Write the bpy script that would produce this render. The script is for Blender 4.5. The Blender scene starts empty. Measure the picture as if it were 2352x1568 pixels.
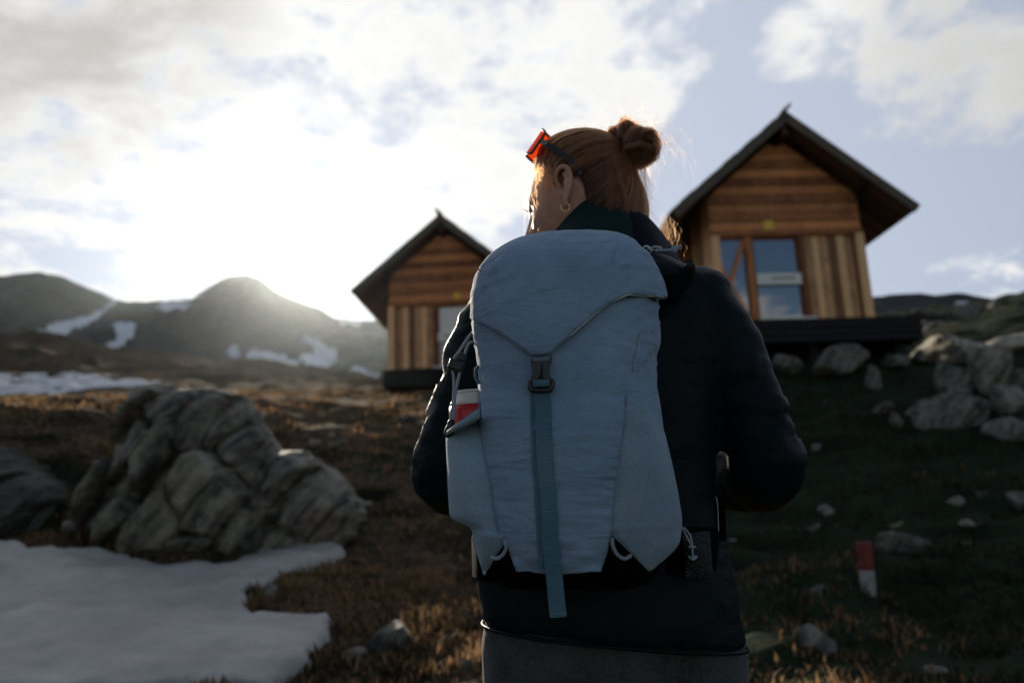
import bpy, bmesh, math, random
import numpy as np
from mathutils import Vector, Matrix
from mathutils.bvhtree import BVHTree

scene = bpy.context.scene
COL = scene.collection
RNG = np.random.default_rng(7)
rad = math.radians

# ------------------------------------------------------------------ camera, sky, sun, exposure
PITCH, ROLL, FPX, PCX, PCY, CAMZ = rad(12.66), rad(1.97), 1829.0, 1176.0, 784.0, 1.0
cam_data = bpy.data.cameras.new('camera')
cam_data.lens = 28.0
cam_data.sensor_width = 36.0
cam_data.clip_start = 0.05
cam_data.clip_end = 5000
cam_data.dof.use_dof = True
cam_data.dof.focus_distance = 1.19
cam_data.dof.aperture_fstop = 3.1
cam = bpy.data.objects.new('camera', cam_data)
COL.objects.link(cam)
cam.matrix_world = Matrix.Translation((0, 0, CAMZ)) @ Matrix.Rotation(math.pi/2 + PITCH, 4, 'X') @ Matrix.Rotation(-ROLL, 4, 'Z')
scene.camera = cam

cP, sP, cR, sR = math.cos(PITCH), math.sin(PITCH), math.cos(ROLL), math.sin(ROLL)

def ray(px, py):
    """direction (forward component 1) seen at a point of the photograph (2352-wide units)"""
    a2, b2 = (px-PCX)/FPX, (PCY-py)/FPX
    a, b = a2*cR + b2*sR, -a2*sR + b2*cR
    return np.array([a, cP - b*sP, sP + b*cP])

def U(px, py, Y):
    d = ray(px, py)
    return np.array([0, 0, CAMZ]) + d*(Y/d[1])

def proj(P):
    P = np.atleast_2d(np.asarray(P, float)) - np.array([0, 0, CAMZ])
    fw = P[:, 1]*cP + P[:, 2]*sP
    a, b = P[:, 0]/fw, (-P[:, 1]*sP + P[:, 2]*cP)/fw
    return np.stack([PCX + FPX*(a*cR - b*sR), PCY - FPX*(a*sR + b*cR)], 1)

SUN_DIR = ray(648, 612)
SUN_DIR = SUN_DIR/np.linalg.norm(SUN_DIR)
SUN_EL = math.asin(SUN_DIR[2])
SUN_AZ = math.atan2(SUN_DIR[0], SUN_DIR[1])        # clockwise from +Y
sun_data = bpy.data.lights.new('sun', 'SUN')
sun_data.energy = 5.0
sun_data.angle = rad(0.55)
sun_data.color = (1.0, 0.86, 0.68)
sun = bpy.data.objects.new('sun', sun_data)
COL.objects.link(sun)
sun.rotation_euler = Vector(SUN_DIR).to_track_quat('Z', 'Y').to_euler()
sun.location = (0, 0, 30)

scene.view_settings.view_transform = 'Standard'
scene.view_settings.look = 'None'
scene.view_settings.exposure = 0.18
scene.view_settings.gamma = 1.0
scene.cycles.use_denoising = True
scene.cycles.max_bounces = 8
scene.cycles.transparent_max_bounces = 12
scene.cycles.sample_clamp_indirect = 6.0
scene.cycles.volume_bounces = 0
HAZE = 0.000045

# ------------------------------------------------------------------ node helpers
class NT:
    def __init__(self, tree):
        self.t = tree; self.n = tree.nodes; self.l = tree.links
    def add(self, typ, **kw):
        nd = self.n.new(typ)
        ins = kw.pop('ins', {})
        for k, v in kw.items():
            setattr(nd, k, v)
        for k, v in ins.items():
            self.put(nd.inputs[k], v)
        return nd
    def put(self, sock, v):
        if isinstance(v, bpy.types.NodeSocket):
            self.l.new(v, sock)
        elif isinstance(v, bpy.types.Node):
            self.l.new(v.outputs[0], sock)
        else:
            sock.default_value = v
    def m(self, op, a, b=0.0, c=0.0, clamp=False):
        nd = self.n.new('ShaderNodeMath'); nd.operation = op; nd.use_clamp = clamp
        self.put(nd.inputs[0], a); self.put(nd.inputs[1], b)
        if op in ('MULTIPLY_ADD', 'SMOOTH_MIN', 'COMPARE'):
            self.put(nd.inputs[2], c)
        return nd.outputs[0]
    def vm(self, op, a, b=None, scale=None):
        nd = self.n.new('ShaderNodeVectorMath'); nd.operation = op
        self.put(nd.inputs[0], a)
        if b is not None: self.put(nd.inputs[1], b)
        if scale is not None: self.put(nd.inputs['Scale'], scale)
        return nd.outputs['Value'] if op in ('DOT_PRODUCT', 'LENGTH') else nd.outputs['Vector']
    def ss(self, x, lo, hi, a=0.0, b=1.0):
        nd = self.n.new('ShaderNodeMapRange'); nd.interpolation_type = 'SMOOTHSTEP'
        self.put(nd.inputs['Value'], x)
        self.put(nd.inputs['From Min'], lo); self.put(nd.inputs['From Max'], hi)
        self.put(nd.inputs['To Min'], a); self.put(nd.inputs['To Max'], b)
        return nd.outputs['Result']
    def mix(self, f, a, b, blend='MIX'):
        nd = self.n.new('ShaderNodeMix'); nd.data_type = 'RGBA'; nd.blend_type = blend; nd.clamp_factor = True
        self.put(nd.inputs[0], f); self.put(nd.inputs[6], a); self.put(nd.inputs[7], b)
        return nd.outputs[2]
    def noise(self, vec, scale, detail=4, rough=0.55, dist=0.0):
        nd = self.n.new('ShaderNodeTexNoise')
        if vec is not None: self.put(nd.inputs['Vector'], vec)
        nd.inputs['Scale'].default_value = scale; nd.inputs['Detail'].default_value = detail
        nd.inputs['Roughness'].default_value = rough; nd.inputs['Distortion'].default_value = dist
        return nd.outputs['Fac']

def C4(c):
    return (c[0], c[1], c[2], 1.0)

# ------------------------------------------------------------------ world
world = bpy.data.worlds.new('World')
scene.world = world
world.use_nodes = True
w = NT(world.node_tree)
w.n.clear()
SKY_STRENGTH = 0.062
sky = w.add('ShaderNodeTexSky', sky_type='NISHITA')
sky.sun_disc = False
sky.sun_elevation = SUN_EL
sky.sun_rotation = SUN_AZ
sky.altitude = 2200
sky.air_density = 1.0
sky.dust_density = 0.5
sky.ozone_density = 1.0
dirv = w.add('ShaderNodeTexCoord').outputs['Generated']
sep = w.add('ShaderNodeSeparateXYZ', ins={0: dirv})
den = w.m('MAXIMUM', w.m('ADD', sep.outputs[2], 0.22), 0.05)
q = w.add('ShaderNodeCombineXYZ', ins={0: w.m('DIVIDE', sep.outputs[0], den), 1: w.m('DIVIDE', sep.outputs[1], den), 2: 0.37})
n1 = w.noise(q.outputs[0], 2.6, 8, 0.60, 0.3)
n2 = w.noise(q.outputs[0], 8.5, 6, 0.62, 0.25)
cover = w.m('ADD', w.m('MULTIPLY', w.m('SUBTRACT', n1, 0.5), 1.7), w.m('MULTIPLY', w.m('SUBTRACT', n2, 0.5), 1.1))
spots = [  # photograph position of a cloud mass (+) or a gap (-), angular radius in degrees, weight
    (150, 120, 13, .42), (560, 190, 12, .40), (880, 150, 11, .40), (1230, 120, 9, .38), (1560, 80, 6.0, .34),
    (180, 400, 8, .32), (420, 420, 5, .14), (1000, 330, 7, .28), (1200, 400, 4, .2), (2080, 110, 7.5, .38), (2130, 230, 4, .22),
    (2320, 180, 5, .28), (2250, 640, 5, .24), (2352, 660, 4, .2), (1780, 130, 2.6, .22), (330, 660, 3.5, .2), (1440, 210, 5, .2),
    (1740, 40, 3.2, -.30), (1900, 420, 8.5, -.35), (2250, 450, 7, -.35), (640, 380, 5, -.30), (740, 500, 7, -.28), (560, 560, 6, -.2), (30, 290, 3, -.25), (1290, 260, 3, -.15),
    (120, 580, 5, -.25), (1650, 330, 7, -.28), (2340, 20, 3, -.3)]
bias = None
for (px, py, r, wt) in spots:
    d = ray(px, py); d = d/np.linalg.norm(d)
    dt = w.vm('DOT_PRODUCT', dirv, tuple(d))
    s = w.ss(dt, math.cos(rad(r*1.35)), math.cos(rad(r*0.25)), 0.0, wt)
    bias = s if bias is None else w.m('ADD', bias, s)
mirr = [(1790, 640, 2.2, .34), (1790, 720, 3.0, .36), (1690, 700, 3.0, .3), (1690, 560, 3.0, -.35), (1785, 565, 2.6, -.4), (1030, 715, 2.6, .42), (1030, 800, 2.5, .1)]
for (px, py, r, wt) in mirr:                              # cumulus over the valley, seen in the cabin windows
    d = ray(px, py)*np.array([1, -1, 1]); d = d/np.linalg.norm(d)
    bias = w.m('ADD', bias, w.ss(w.vm('DOT_PRODUCT', dirv, tuple(d)), math.cos(rad(r*1.35)), math.cos(rad(r*0.25)), 0.0, wt))
bias = w.m('MINIMUM', bias, 0.32)
cov = w.m('ADD', cover, bias)
cloud = w.ss(cov, 0.03, 0.36)
sund = w.vm('DOT_PRODUCT', dirv, tuple(SUN_DIR))
front = w.ss(sep.outputs[1], -0.25, 0.75)                # the sky is far brighter on the sun's side
d = ray(140, 60); d = d/np.linalg.norm(d)
grey = w.m('MULTIPLY', w.ss(w.vm('DOT_PRODUCT', dirv, tuple(d)), math.cos(rad(14)), math.cos(rad(1))), w.ss(n1, 0.38, 0.62, 0.0, 0.8))
d2 = ray(2330, 120); d2 = d2/np.linalg.norm(d2)
grey2 = w.m('MULTIPLY', w.ss(w.vm('DOT_PRODUCT', dirv, tuple(d2)), math.cos(rad(12)), math.cos(rad(1))), 0.6)
lum = w.ss(w.m('ADD', w.m('MULTIPLY', n2, 0.6), w.m('MULTIPLY', n1, 0.4)), 0.36, 0.62, 1.0, 0.88)
ccol = w.mix(grey, (1.0, 0.995, 0.98, 1), (0.50, 0.48, 0.45, 1))
ccol = w.mix(grey2, ccol, (0.52, 0.52, 0.52, 1))
ccol = w.vm('SCALE', ccol, scale=w.m('MULTIPLY', lum, w.ss(front, 0.0, 1.0, 0.62, 0.90)))
skyc = w.vm('SCALE', sky.outputs['Color'], scale=SKY_STRENGTH)
veil = w.m('MULTIPLY', w.ss(sund, 0.35, 0.99, 0.46, 0.84), front)     # thin high cirrus, denser towards the sun
skyv = w.mix(veil, skyc, (0.57, 0.62, 0.73, 1))
final = w.mix(cloud, skyv, ccol)
bg = w.add('ShaderNodeBackground', ins={'Color': final, 'Strength': 1.0})
w.add('ShaderNodeOutputWorld', ins={0: bg})

# ------------------------------------------------------------------ object helpers
def link(o, parent=None):
    COL.objects.link(o)
    if parent is not None:
        o.parent = parent
    return o

def tag(o, label=None, cat=None, group=None, kind=None):
    if label: o['label'] = label
    if cat: o['category'] = cat
    if group: o['group'] = group
    if kind: o['kind'] = kind
    return o

def empty(name, loc=(0, 0, 0), rz=0.0):
    o = bpy.data.objects.new(name, None)
    o.empty_display_size = 0.1
    o.location = loc; o.rotation_euler = (0, 0, rz)
    return link(o)

def mesh_from(name, V, F, mat=None, smooth=True):
    me = bpy.data.meshes.new(name)
    me.from_pydata([tuple(map(float, v)) for v in V], [], [tuple(f) for f in F])
    me.update()
    if smooth:
        me.polygons.foreach_set('use_smooth', [True]*len(me.polygons))
    if mat: me.materials.append(mat)
    return me

def obj(name, V, F, mat, parent=None, smooth=True):
    """mesh given in world space; stays in world space under its parent"""
    me = mesh_from(name, V, F, mat, smooth)
    o = bpy.data.objects.new(name, me)
    link(o, parent)
    if parent is not None:
        bpy.context.view_layer.update()
        o.matrix_parent_inverse = parent.matrix_world.inverted()
    return o

def grid_faces(n, m, wrap=False):
    F = []
    for i in range(n-1):
        for j in range(m if wrap else m-1):
            j2 = (j+1) % m
            F.append((i*m+j, i*m+j2, (i+1)*m+j2, (i+1)*m+j))
    return F

def loft(rings, cap=True):
    n, m = len(rings), len(rings[0])
    V = [tuple(p) for r in rings for p in r]
    F = grid_faces(n, m, True)
    if cap:
        F.append(tuple(reversed(range(m))))
        F.append(tuple((n-1)*m + j for j in range(m)))
    return V, F

def frames(P):
    P = np.asarray(P, float)
    T = np.gradient(P, axis=0)
    T /= np.linalg.norm(T, axis=1)[:, None] + 1e-9
    up = np.array([0, 0, 1.0]) if abs(T[0][2]) < .9 else np.array([1.0, 0, 0])
    N = []
    n = up - T[0]*np.dot(up, T[0]); n /= np.linalg.norm(n)
    for t in T:
        n = n - t*np.dot(n, t); n /= np.linalg.norm(n) + 1e-9
        N.append(n.copy())
    N = np.array(N); B = np.cross(T, N)
    return P, T, N, B

def resample(P, k):
    """Catmull-Rom through control points, k points per span"""
    P = np.asarray(P, float)
    Q = np.vstack([2*P[0]-P[1], P, 2*P[-1]-P[-2]])
    out = []
    for i in range(1, len(Q)-2):
        for s in np.linspace(0, 1, k, endpoint=False):
            a, b, c, d = Q[i-1], Q[i], Q[i+1], Q[i+2]
            out.append(.5*((2*b)+(c-a)*s+(2*a-5*b+4*c-d)*s*s+(-a+3*b-3*c+d)*s**3))
    out.append(P[-1])
    return np.array(out)

def tube(P, R, n=12, round_ends=True):
    P, T, N, B = frames(P)
    R = np.broadcast_to(np.asarray(R, float), (len(P),))
    ang = np.linspace(0, 2*math.pi, n, endpoint=False)
    rings = []
    def ring(c, Nn, Bb, r): rings.append([c + r*(math.cos(a)*Nn + math.sin(a)*Bb) for a in ang])
    if round_ends:
        for f in (1.0, .8, .45):
            ring(P[0]-T[0]*R[0]*f, N[0], B[0], R[0]*math.sqrt(max(0.0004, 1-f*f)))
    for i in range(len(P)): ring(P[i], N[i], B[i], R[i])
    if round_ends:
        for f in (.45, .8, 1.0):
            ring(P[-1]+T[-1]*R[-1]*f, N[-1], B[-1], R[-1]*math.sqrt(max(0.0004, 1-f*f)))
    return loft(rings)

def ribbon(P, width, thick, nrm, wdir=None):
    """flat strap along P: width across, thick along nrm (both may be arrays)"""
    P, T, _, _ = frames(P)
    rings = []
    for i, p in enumerate(P):
        nn = np.asarray(nrm[i] if np.ndim(nrm) == 2 else nrm, float)
        s = np.cross(T[i], nn); s /= np.linalg.norm(s)
        nn = np.cross(s, T[i])
        h, t = width/2, thick/2
        rings.append([p - s*h - nn*t, p + s*h - nn*t, p + s*h + nn*t, p - s*h + nn*t])
    return loft(rings)

def merge(*parts):
    V, F = [], []
    for v, f in parts:
        o = len(V); V += [tuple(x) for x in v]; F += [tuple(i+o for i in ff) for ff in f]
    return V, F

def box(c, s, R=None, bev=0.0):
    c = np.asarray(c, float); s = np.asarray(s, float)/2
    V = np.array([[x, y, z] for x in (-1, 1) for y in (-1, 1) for z in (-1, 1)], float)*s
    if R is not None: V = V @ np.asarray(R).T
    F = [(0, 1, 3, 2), (4, 6, 7, 5), (0, 4, 5, 1), (2, 3, 7, 6), (0, 2, 6, 4), (1, 5, 7, 3)]
    return (V + c).tolist(), F

def bevel_mod(o, w=0.004, seg=2):
    md = o.modifiers.new('bevel', 'BEVEL'); md.width = w; md.segments = seg; md.limit_method = 'ANGLE'; md.angle_limit = rad(40)
    return o

def apply_mods(V, F, mods):
    me = mesh_from('tmp', V, F, None, True)
    o = bpy.data.objects.new('tmp', me); COL.objects.link(o)
    for typ, kw in mods:
        md = o.modifiers.new(typ, typ)
        for k, v in kw.items(): setattr(md, k, v)
    dg = bpy.context.evaluated_depsgraph_get(); dg.update()
    e = o.evaluated_get(dg)
    m2 = bpy.data.meshes.new_from_object(e, depsgraph=dg)
    n = len(m2.vertices)
    W = np.empty(n*3); m2.vertices.foreach_get('co', W)
    Nn = np.empty(n*3); m2.vertices.foreach_get('normal', Nn)
    FF = [tuple(p.vertices) for p in m2.polygons]
    bpy.data.objects.remove(o); bpy.data.meshes.remove(m2); bpy.data.meshes.remove(me)
    return W.reshape(-1, 3), FF, Nn.reshape(-1, 3)

def union(parts, voxel, smooth=4):
    V, F = merge(*parts)
    return apply_mods(V, F, [('REMESH', dict(mode='VOXEL', voxel_size=voxel)), ('SMOOTH', dict(factor=.5, iterations=smooth))])

# --- vector noise
_perm = np.random.default_rng(3).permutation(256)
_perm = np.concatenate([_perm, _perm, _perm])
_g = np.random.default_rng(4).normal(size=(256, 3)); _g /= np.linalg.norm(_g, axis=1)[:, None]
def pn(P):
    P = np.asarray(P, float); i = np.floor(P).astype(int); f = P - i; i &= 255
    u = f*f*f*(f*(f*6-15)+10)
    out = np.zeros(len(P))
    for dx in (0, 1):
        for dy in (0, 1):
            for dz in (0, 1):
                h = _perm[_perm[_perm[i[:, 0]+dx] + i[:, 1]+dy] + i[:, 2]+dz]
                g = _g[h]
                dd = (g*(f - np.array([dx, dy, dz]))).sum(1)
                wx = u[:, 0] if dx else 1-u[:, 0]; wy = u[:, 1] if dy else 1-u[:, 1]; wz = u[:, 2] if dz else 1-u[:, 2]
                out += dd*wx*wy*wz
    return out*1.6
def fbm(P, o=4, lac=2.05, gain=.5):
    P = np.asarray(P, float); a, s = 1.0, np.zeros(len(P))
    for k in range(o):
        s += a*pn(P + 17.3*k); P = P*lac; a *= gain
    return s
def sm(x, lo, hi):
    t = np.clip((x-lo)/(hi-lo), 0, 1); return t*t*(3-2*t)

# ------------------------------------------------------------------ materials
def new_mat(name):
    m = bpy.data.materials.new(name); m.use_nodes = True
    t = NT(m.node_tree); t.n.clear()
    out = t.add('ShaderNodeOutputMaterial')
    b = t.add('ShaderNodeBsdfPrincipled')
    t.l.new(b.outputs[0], out.inputs[0])
    return m, t, b, out

def simple(name, c, rough=.6, metal=0.0, var=.15, scale=30, bump=0.0, bscale=200, sheen=0.0, spec=.5):
    m, t, b, out = new_mat(name)
    co = t.add('ShaderNodeTexCoord').outputs['Object']
    n = t.noise(co, scale, 5)
    f = t.ss(n, .3, .7, 1-var, 1+var)
    t.put(b.inputs['Base Color'], t.vm('SCALE', C4(c)[:3], scale=f))
    b.inputs['Roughness'].default_value = rough; b.inputs['Metallic'].default_value = metal
    b.inputs['Sheen Weight'].default_value = sheen
    b.inputs['Specular IOR Level'].default_value = spec
    if bump:
        bn = t.add('ShaderNodeBump', ins={'Height': t.noise(co, bscale, 3), 'Strength': bump, 'Distance': .002})
        t.put(b.inputs['Normal'], bn)
    return m

def mat_ground():
    m, t, b, out = new_mat('alpine_turf')
    geo = t.add('ShaderNodeNewGeometry')
    co = t.add('ShaderNodeTexCoord').outputs['Object']
    a = t.noise(co, .9, 5, .6); bb = t.noise(co, 4.5, 5, .65); c = t.noise(co, 23, 4, .7)
    brown = t.mix(t.ss(c, .35, .65), (.026, .017, .010, 1), (.17, .108, .062, 1))
    green = t.mix(t.ss(c, .35, .65), (.007, .015, .008, 1), (.024, .040, .018, 1))
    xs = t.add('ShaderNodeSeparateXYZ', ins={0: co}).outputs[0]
    side = t.ss(xs, -.5, 3.0, 0.0, .30)  # right turf greener, its slope's shade also put into the colour
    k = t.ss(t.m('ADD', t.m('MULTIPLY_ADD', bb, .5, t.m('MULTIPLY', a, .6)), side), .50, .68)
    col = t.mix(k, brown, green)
    col = t.mix(t.ss(t.noise(co, 11, 3), .60, .72), col, (.016, .012, .009, 1))
    nz = t.add('ShaderNodeSeparateXYZ', ins={0: geo.outputs['Normal']}).outputs[2]
    col = t.mix(t.ss(nz, .86, .70), col, t.mix(t.ss(c, .4, .6), (.008, .008, .006, 1), (.020, .024, .011, 1)))   # peat and fern on the steep banks, their shade darkened into the colour
    t.put(b.inputs['Base Color'], col)
    b.inputs['Roughness'].default_value = .95; b.inputs['Specular IOR Level'].default_value = .1
    bn = t.add('ShaderNodeBump', ins={'Height': t.m('ADD', c, t.noise(co, 90, 3)), 'Strength': .9, 'Distance': .02})
    t.put(b.inputs['Normal'], bn)
    return m

def mat_rock(name, pale=(.30, .29, .26), dark=(.07, .072, .07), lich=(.10, .115, .05), lw=.35, sc=1.0):
    m, t, b, out = new_mat(name)
    co = t.add('ShaderNodeTexCoord').outputs['Object']
    mp = t.add('ShaderNodeMapping', vector_type='TEXTURE', ins={0: co}); mp.inputs['Rotation'].default_value = (0, rad(35), 0); mp.inputs['Scale'].default_value = (.22, 1, 1.3)
    st = t.noise(mp.outputs[0], 1.7*sc, 6, .62, .3)
    f = t.noise(co, 8*sc, 6, .65)
    col = t.mix(t.ss(t.m('MULTIPLY_ADD', f, .4, t.m('MULTIPLY', st, .75)), .42, .72), C4(dark), C4(pale))
    li = t.m('MULTIPLY', t.ss(t.noise(co, 4.3*sc, 5, .7), .52, .66), lw)
    col = t.mix(li, col, C4(lich))
    rust = t.m('MULTIPLY', t.ss(t.noise(co, 2.1*sc, 4, .6), .58, .72), .45)
    col = t.mix(rust, col, (.16, .085, .045, 1))
    t.put(b.inputs['Base Color'], col)
    b.inputs['Roughness'].default_value = .82
    bn = t.add('ShaderNodeBump', ins={'Height': t.m('ADD', t.m('MULTIPLY', st, 1.2), f), 'Strength': .8, 'Distance': .04})
    t.put(b.inputs['Normal'], bn)
    return m

def mat_snow(name='old_snow', c=(.60, .60, .60)):
    m, t, b, out = new_mat(name)
    co = t.add('ShaderNodeTexCoord').outputs['Object']
    n = t.noise(co, 2.2, 6, .6); n2 = t.m('ADD', t.m('MULTIPLY', t.noise(co, 34, 4, .7), .55), t.m('MULTIPLY', t.noise(co, 9, 5, .7), .45))
    col = t.mix(t.ss(n, .35, .7), C4([x*.72 for x in c]), C4(c))
    col = t.mix(t.ss(n2, .54, .66, 0, .60), col, C4([x*.42 for x in c]))
    t.put(b.inputs['Base Color'], col)
    b.inputs['Roughness'].default_value = .6
    b.inputs['Subsurface Weight'].default_value = .0
    bn = t.add('ShaderNodeBump', ins={'Height': t.m('ADD', n2, t.noise(co, 6, 4)), 'Strength': .35, 'Distance': .03})
    t.put(b.inputs['Normal'], bn)
    return m

def mat_mountain(name, base=(.020, .028, .030), base2=(.050, .056, .054)):
    m, t, b, out = new_mat(name)
    co = t.add('ShaderNodeTexCoord').outputs['Object']
    n = t.noise(co, .035, 8, .62); n2 = t.noise(co, .25, 5, .65)
    col = t.mix(t.ss(t.m('MULTIPLY_ADD', n2, .5, t.m('MULTIPLY', n, .5)), .38, .66), C4(base), C4(base2))
    at = t.add('ShaderNodeAttribute', attribute_name='snow')
    f = t.ss(at.outputs['Fac'], .35, .65)
    col = t.mix(f, col, (.74, .76, .80, 1))
    t.put(b.inputs['Base Color'], col)
    b.inputs['Roughness'].default_value = .95; b.inputs['Specular IOR Level'].default_value = .1
    return m

def mat_wood(name, c1, c2, rough=.75, grain=1.0, attr=True):
    m, t, b, out = new_mat(name)
    co = t.add('ShaderNodeTexCoord').outputs['Object']
    g = t.add('ShaderNodeAttribute', attribute_name='tone')
    mp = t.add('ShaderNodeMapping', ins={0: co}); mp.inputs['Scale'].default_value = (1, 1, 1)
    n = t.noise(mp.outputs[0], 3.0, 6, .65, .6); n2 = t.noise(co, 17, 5, .7)
    k = t.m('ADD', t.m('MULTIPLY_ADD', n2, .35, t.m('MULTIPLY', n, .45)), t.m('MULTIPLY', g.outputs['Fac'], .55))
    col = t.mix(t.ss(k, .38, .95), C4(c1), C4(c2))
    t.put(b.inputs['Base Color'], col)
    b.inputs['Roughness'].default_value = rough
    bn = t.add('ShaderNodeBump', ins={'Height': n2, 'Strength': .4, 'Distance': .006})
    t.put(b.inputs['Normal'], bn)
    return m

def mat_fabric(name, c, c2, weave=1500.0, bump=.25, rough=.85, sheen=.15, mesh=False, fold=0.0, spec=.2):
    m, t, b, out = new_mat(name)
    co = t.add('ShaderNodeTexCoord').outputs['Object']
    a = t.noise(co, 7, 4, .6); f = t.noise(co, weave*.28, 2, .8); f2 = t.noise(co, 1400, 2, .8)
    k = t.m('ADD', t.m('MULTIPLY', a, .55), t.m('MULTIPLY_ADD', f, .35, t.m('MULTIPLY', f2, .35)))
    col = t.mix(t.ss(k, .38, .86), C4(c), C4(c2))
    h = t.m('ADD', f, f2)
    if mesh:
        vo = t.add('ShaderNodeTexVoronoi', ins={'Vector': co, 'Scale': 430.0})
        hole = t.ss(vo.outputs['Distance'], .12, .42)
        col = t.mix(t.m('MULTIPLY', t.m('SUBTRACT', 1.0, hole), .40), col, C4([x*.35 for x in c]))
        h = t.m('ADD', h, hole)
    t.put(b.inputs['Base Color'], col)
    b.inputs['Roughness'].default_value = rough; b.inputs['Sheen Weight'].default_value = sheen
    b.inputs['Specular IOR Level'].default_value = spec
    if bump:
        bn = t.add('ShaderNodeBump', ins={'Height': h, 'Strength': bump, 'Distance': .0012})
        if fold:
            mp = t.add('ShaderNodeMapping', ins={0: co}); mp.inputs['Rotation'].default_value = (0, rad(20), 0); mp.inputs['Scale'].default_value = (.5, .5, 1.6)
            big = t.add('ShaderNodeBump', ins={'Height': t.noise(mp.outputs[0], 22, 3, .55, .8), 'Strength': fold, 'Distance': .012})
            t.put(bn.inputs['Normal'], big)
        t.put(b.inputs['Normal'], bn)
    return m

def mat_glass(name):
    m, t, b, out = new_mat(name)
    b.inputs['Base Color'].default_value = (.006, .018, .045, 1)  # blue of the reflected sky put into the base colour
    b.inputs['Roughness'].default_value = .02
    b.inputs['IOR'].default_value = 2.6
    b.inputs['Specular IOR Level'].default_value = .6
    co = t.add('ShaderNodeTexCoord').outputs['Object']
    bn = t.add('ShaderNodeBump', ins={'Height': t.noise(co, 2.0, 2), 'Strength': .03, 'Distance': .02})
    t.put(b.inputs['Normal'], bn)
    return m

M = {}
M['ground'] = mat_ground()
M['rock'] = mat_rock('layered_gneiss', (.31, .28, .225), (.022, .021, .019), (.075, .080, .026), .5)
M['rock_dark'] = mat_rock('mossy_shaded_rock', (.10, .098, .080), (.010, .011, .009), (.030, .040, .014), .75)  # mossy copy of the rock, the bank's shade darkened into its colour
M['stone'] = mat_rock('pale_lichen_stone', (.22, .205, .17), (.030, .030, .026), (.070, .080, .036), .5, 2.2)
M['stone_sunlit'] = mat_rock('painted_sunlit_stone', (.52, .47, .38), (.16, .145, .12), (.17, .17, .08), .3, 2.2)  # lighter copy of the stone, sunlight put into its colour
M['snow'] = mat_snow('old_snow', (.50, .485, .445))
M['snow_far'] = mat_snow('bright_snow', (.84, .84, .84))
M['mount'] = mat_mountain('mountain_scree')
M['wood_red'] = mat_wood('larch_boards', (.16, .046, .016), (.86, .33, .115))
M['wood_pale'] = mat_wood('pale_planks', (.19, .078, .030), (.95, .54, .27))
M['wood_dark'] = mat_wood('weathered_roof', (.028, .021, .015), (.20, .155, .11))
M['wood_under'] = mat_wood('roof_lining', (.035, .016, .008), (.15, .070, .032))
M['deck'] = simple('black_stained_timber', (.0022, .002, .002), .8, var=.3)
M['glass'] = mat_glass('dark_window_glass')
M['white'] = simple('white_paint', (.84, .81, .74), .55, var=.08)
M['yellow'] = simple('yellow_enamel', (.90, .55, .06), .5, var=.1)
M['ink'] = simple('grey_ink', (.10, .10, .10), .7)
M['pack'] = mat_fabric('blue_pack_cloth', (.150, .228, .335), (.275, .382, .525), fold=.6)
M['packmesh'] = mat_fabric('blue_pocket_mesh', (.165, .245, .330), (.300, .405, .500), mesh=True, bump=.3)
M['web'] = mat_fabric('blue_webbing', (.050, .120, .170), (.125, .225, .300), bump=.3)
M['web_dark'] = simple('dark_blue_thread', (.03, .05, .075), .9)
M['black_cloth'] = mat_fabric('black_pack_cloth', (.0015, .0015, .002), (.004, .004, .005), sheen=.0, spec=.03)
M['plastic'] = simple('black_plastic', (.010, .011, .012), .42, var=.05, scale=60)
M['cord'] = mat_fabric('grey_blue_cord', (.16, .21, .27), (.36, .42, .48), bump=.3)
M['pale_thread'] = simple('pale_thread', (.55, .56, .54), .8)
M['brown_print'] = simple('brown_print', (.17, .19, .21), .8)
M['jacket'] = mat_fabric('dark_teal_softshell', (.0016, .0056, .0072), (.0042, .0120, .0148), rough=.5, sheen=.0, spec=.09, bump=.12, fold=.28)
M['collar'] = mat_fabric('dark_green_collar_cloth', (.005, .017, .019), (.010, .030, .032), rough=.6, sheen=.0, spec=.1, bump=.12)
M['lining'] = mat_fabric('navy_lining', (.002, .004, .011), (.004, .009, .022), rough=.7, sheen=.0, spec=.08, bump=.1)
M['trousers'] = mat_fabric('grey_heather_knit', (.004, .0045, .0045), (.078, .082, .082), weave=520, bump=.5, sheen=.2)
M['shoe'] = simple('brown_boot_leather', (.06, .04, .03), .7)
M['metal'] = simple('brushed_steel', (.55, .55, .52), .35, 1.0)
M['gold'] = simple('gold', (.85, .60, .25), .25, 1.0)
M['red'] = simple('red_gloss_paint', (.45, .012, .014), .32, var=.06)
M['bwhite'] = simple('white_enamel', (.62, .60, .56), .38, var=.05)
M['post_red'] = simple('shade_darkened_red_paint', (.16, .016, .013), .7, var=.25, scale=25)  # red and white post colours darkened to hold the post's shade
M['post_white'] = simple('shade_darkened_white_paint', (.26, .255, .24), .7, var=.25, scale=25)

# skin
m, t, b, out = new_mat('skin')
co = t.add('ShaderNodeTexCoord').outputs['Object']
t.put(b.inputs['Base Color'], t.mix(t.ss(t.noise(co, 45, 4), .35, .7), (.46, .225, .155, 1), (.54, .29, .21, 1)))
b.inputs['Roughness'].default_value = .5
b.inputs['Subsurface Weight'].default_value = .35
b.inputs['Subsurface Radius'].default_value = (1.0, .32, .16)
b.inputs['Subsurface Scale'].default_value = .013
M['skin'] = m
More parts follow.
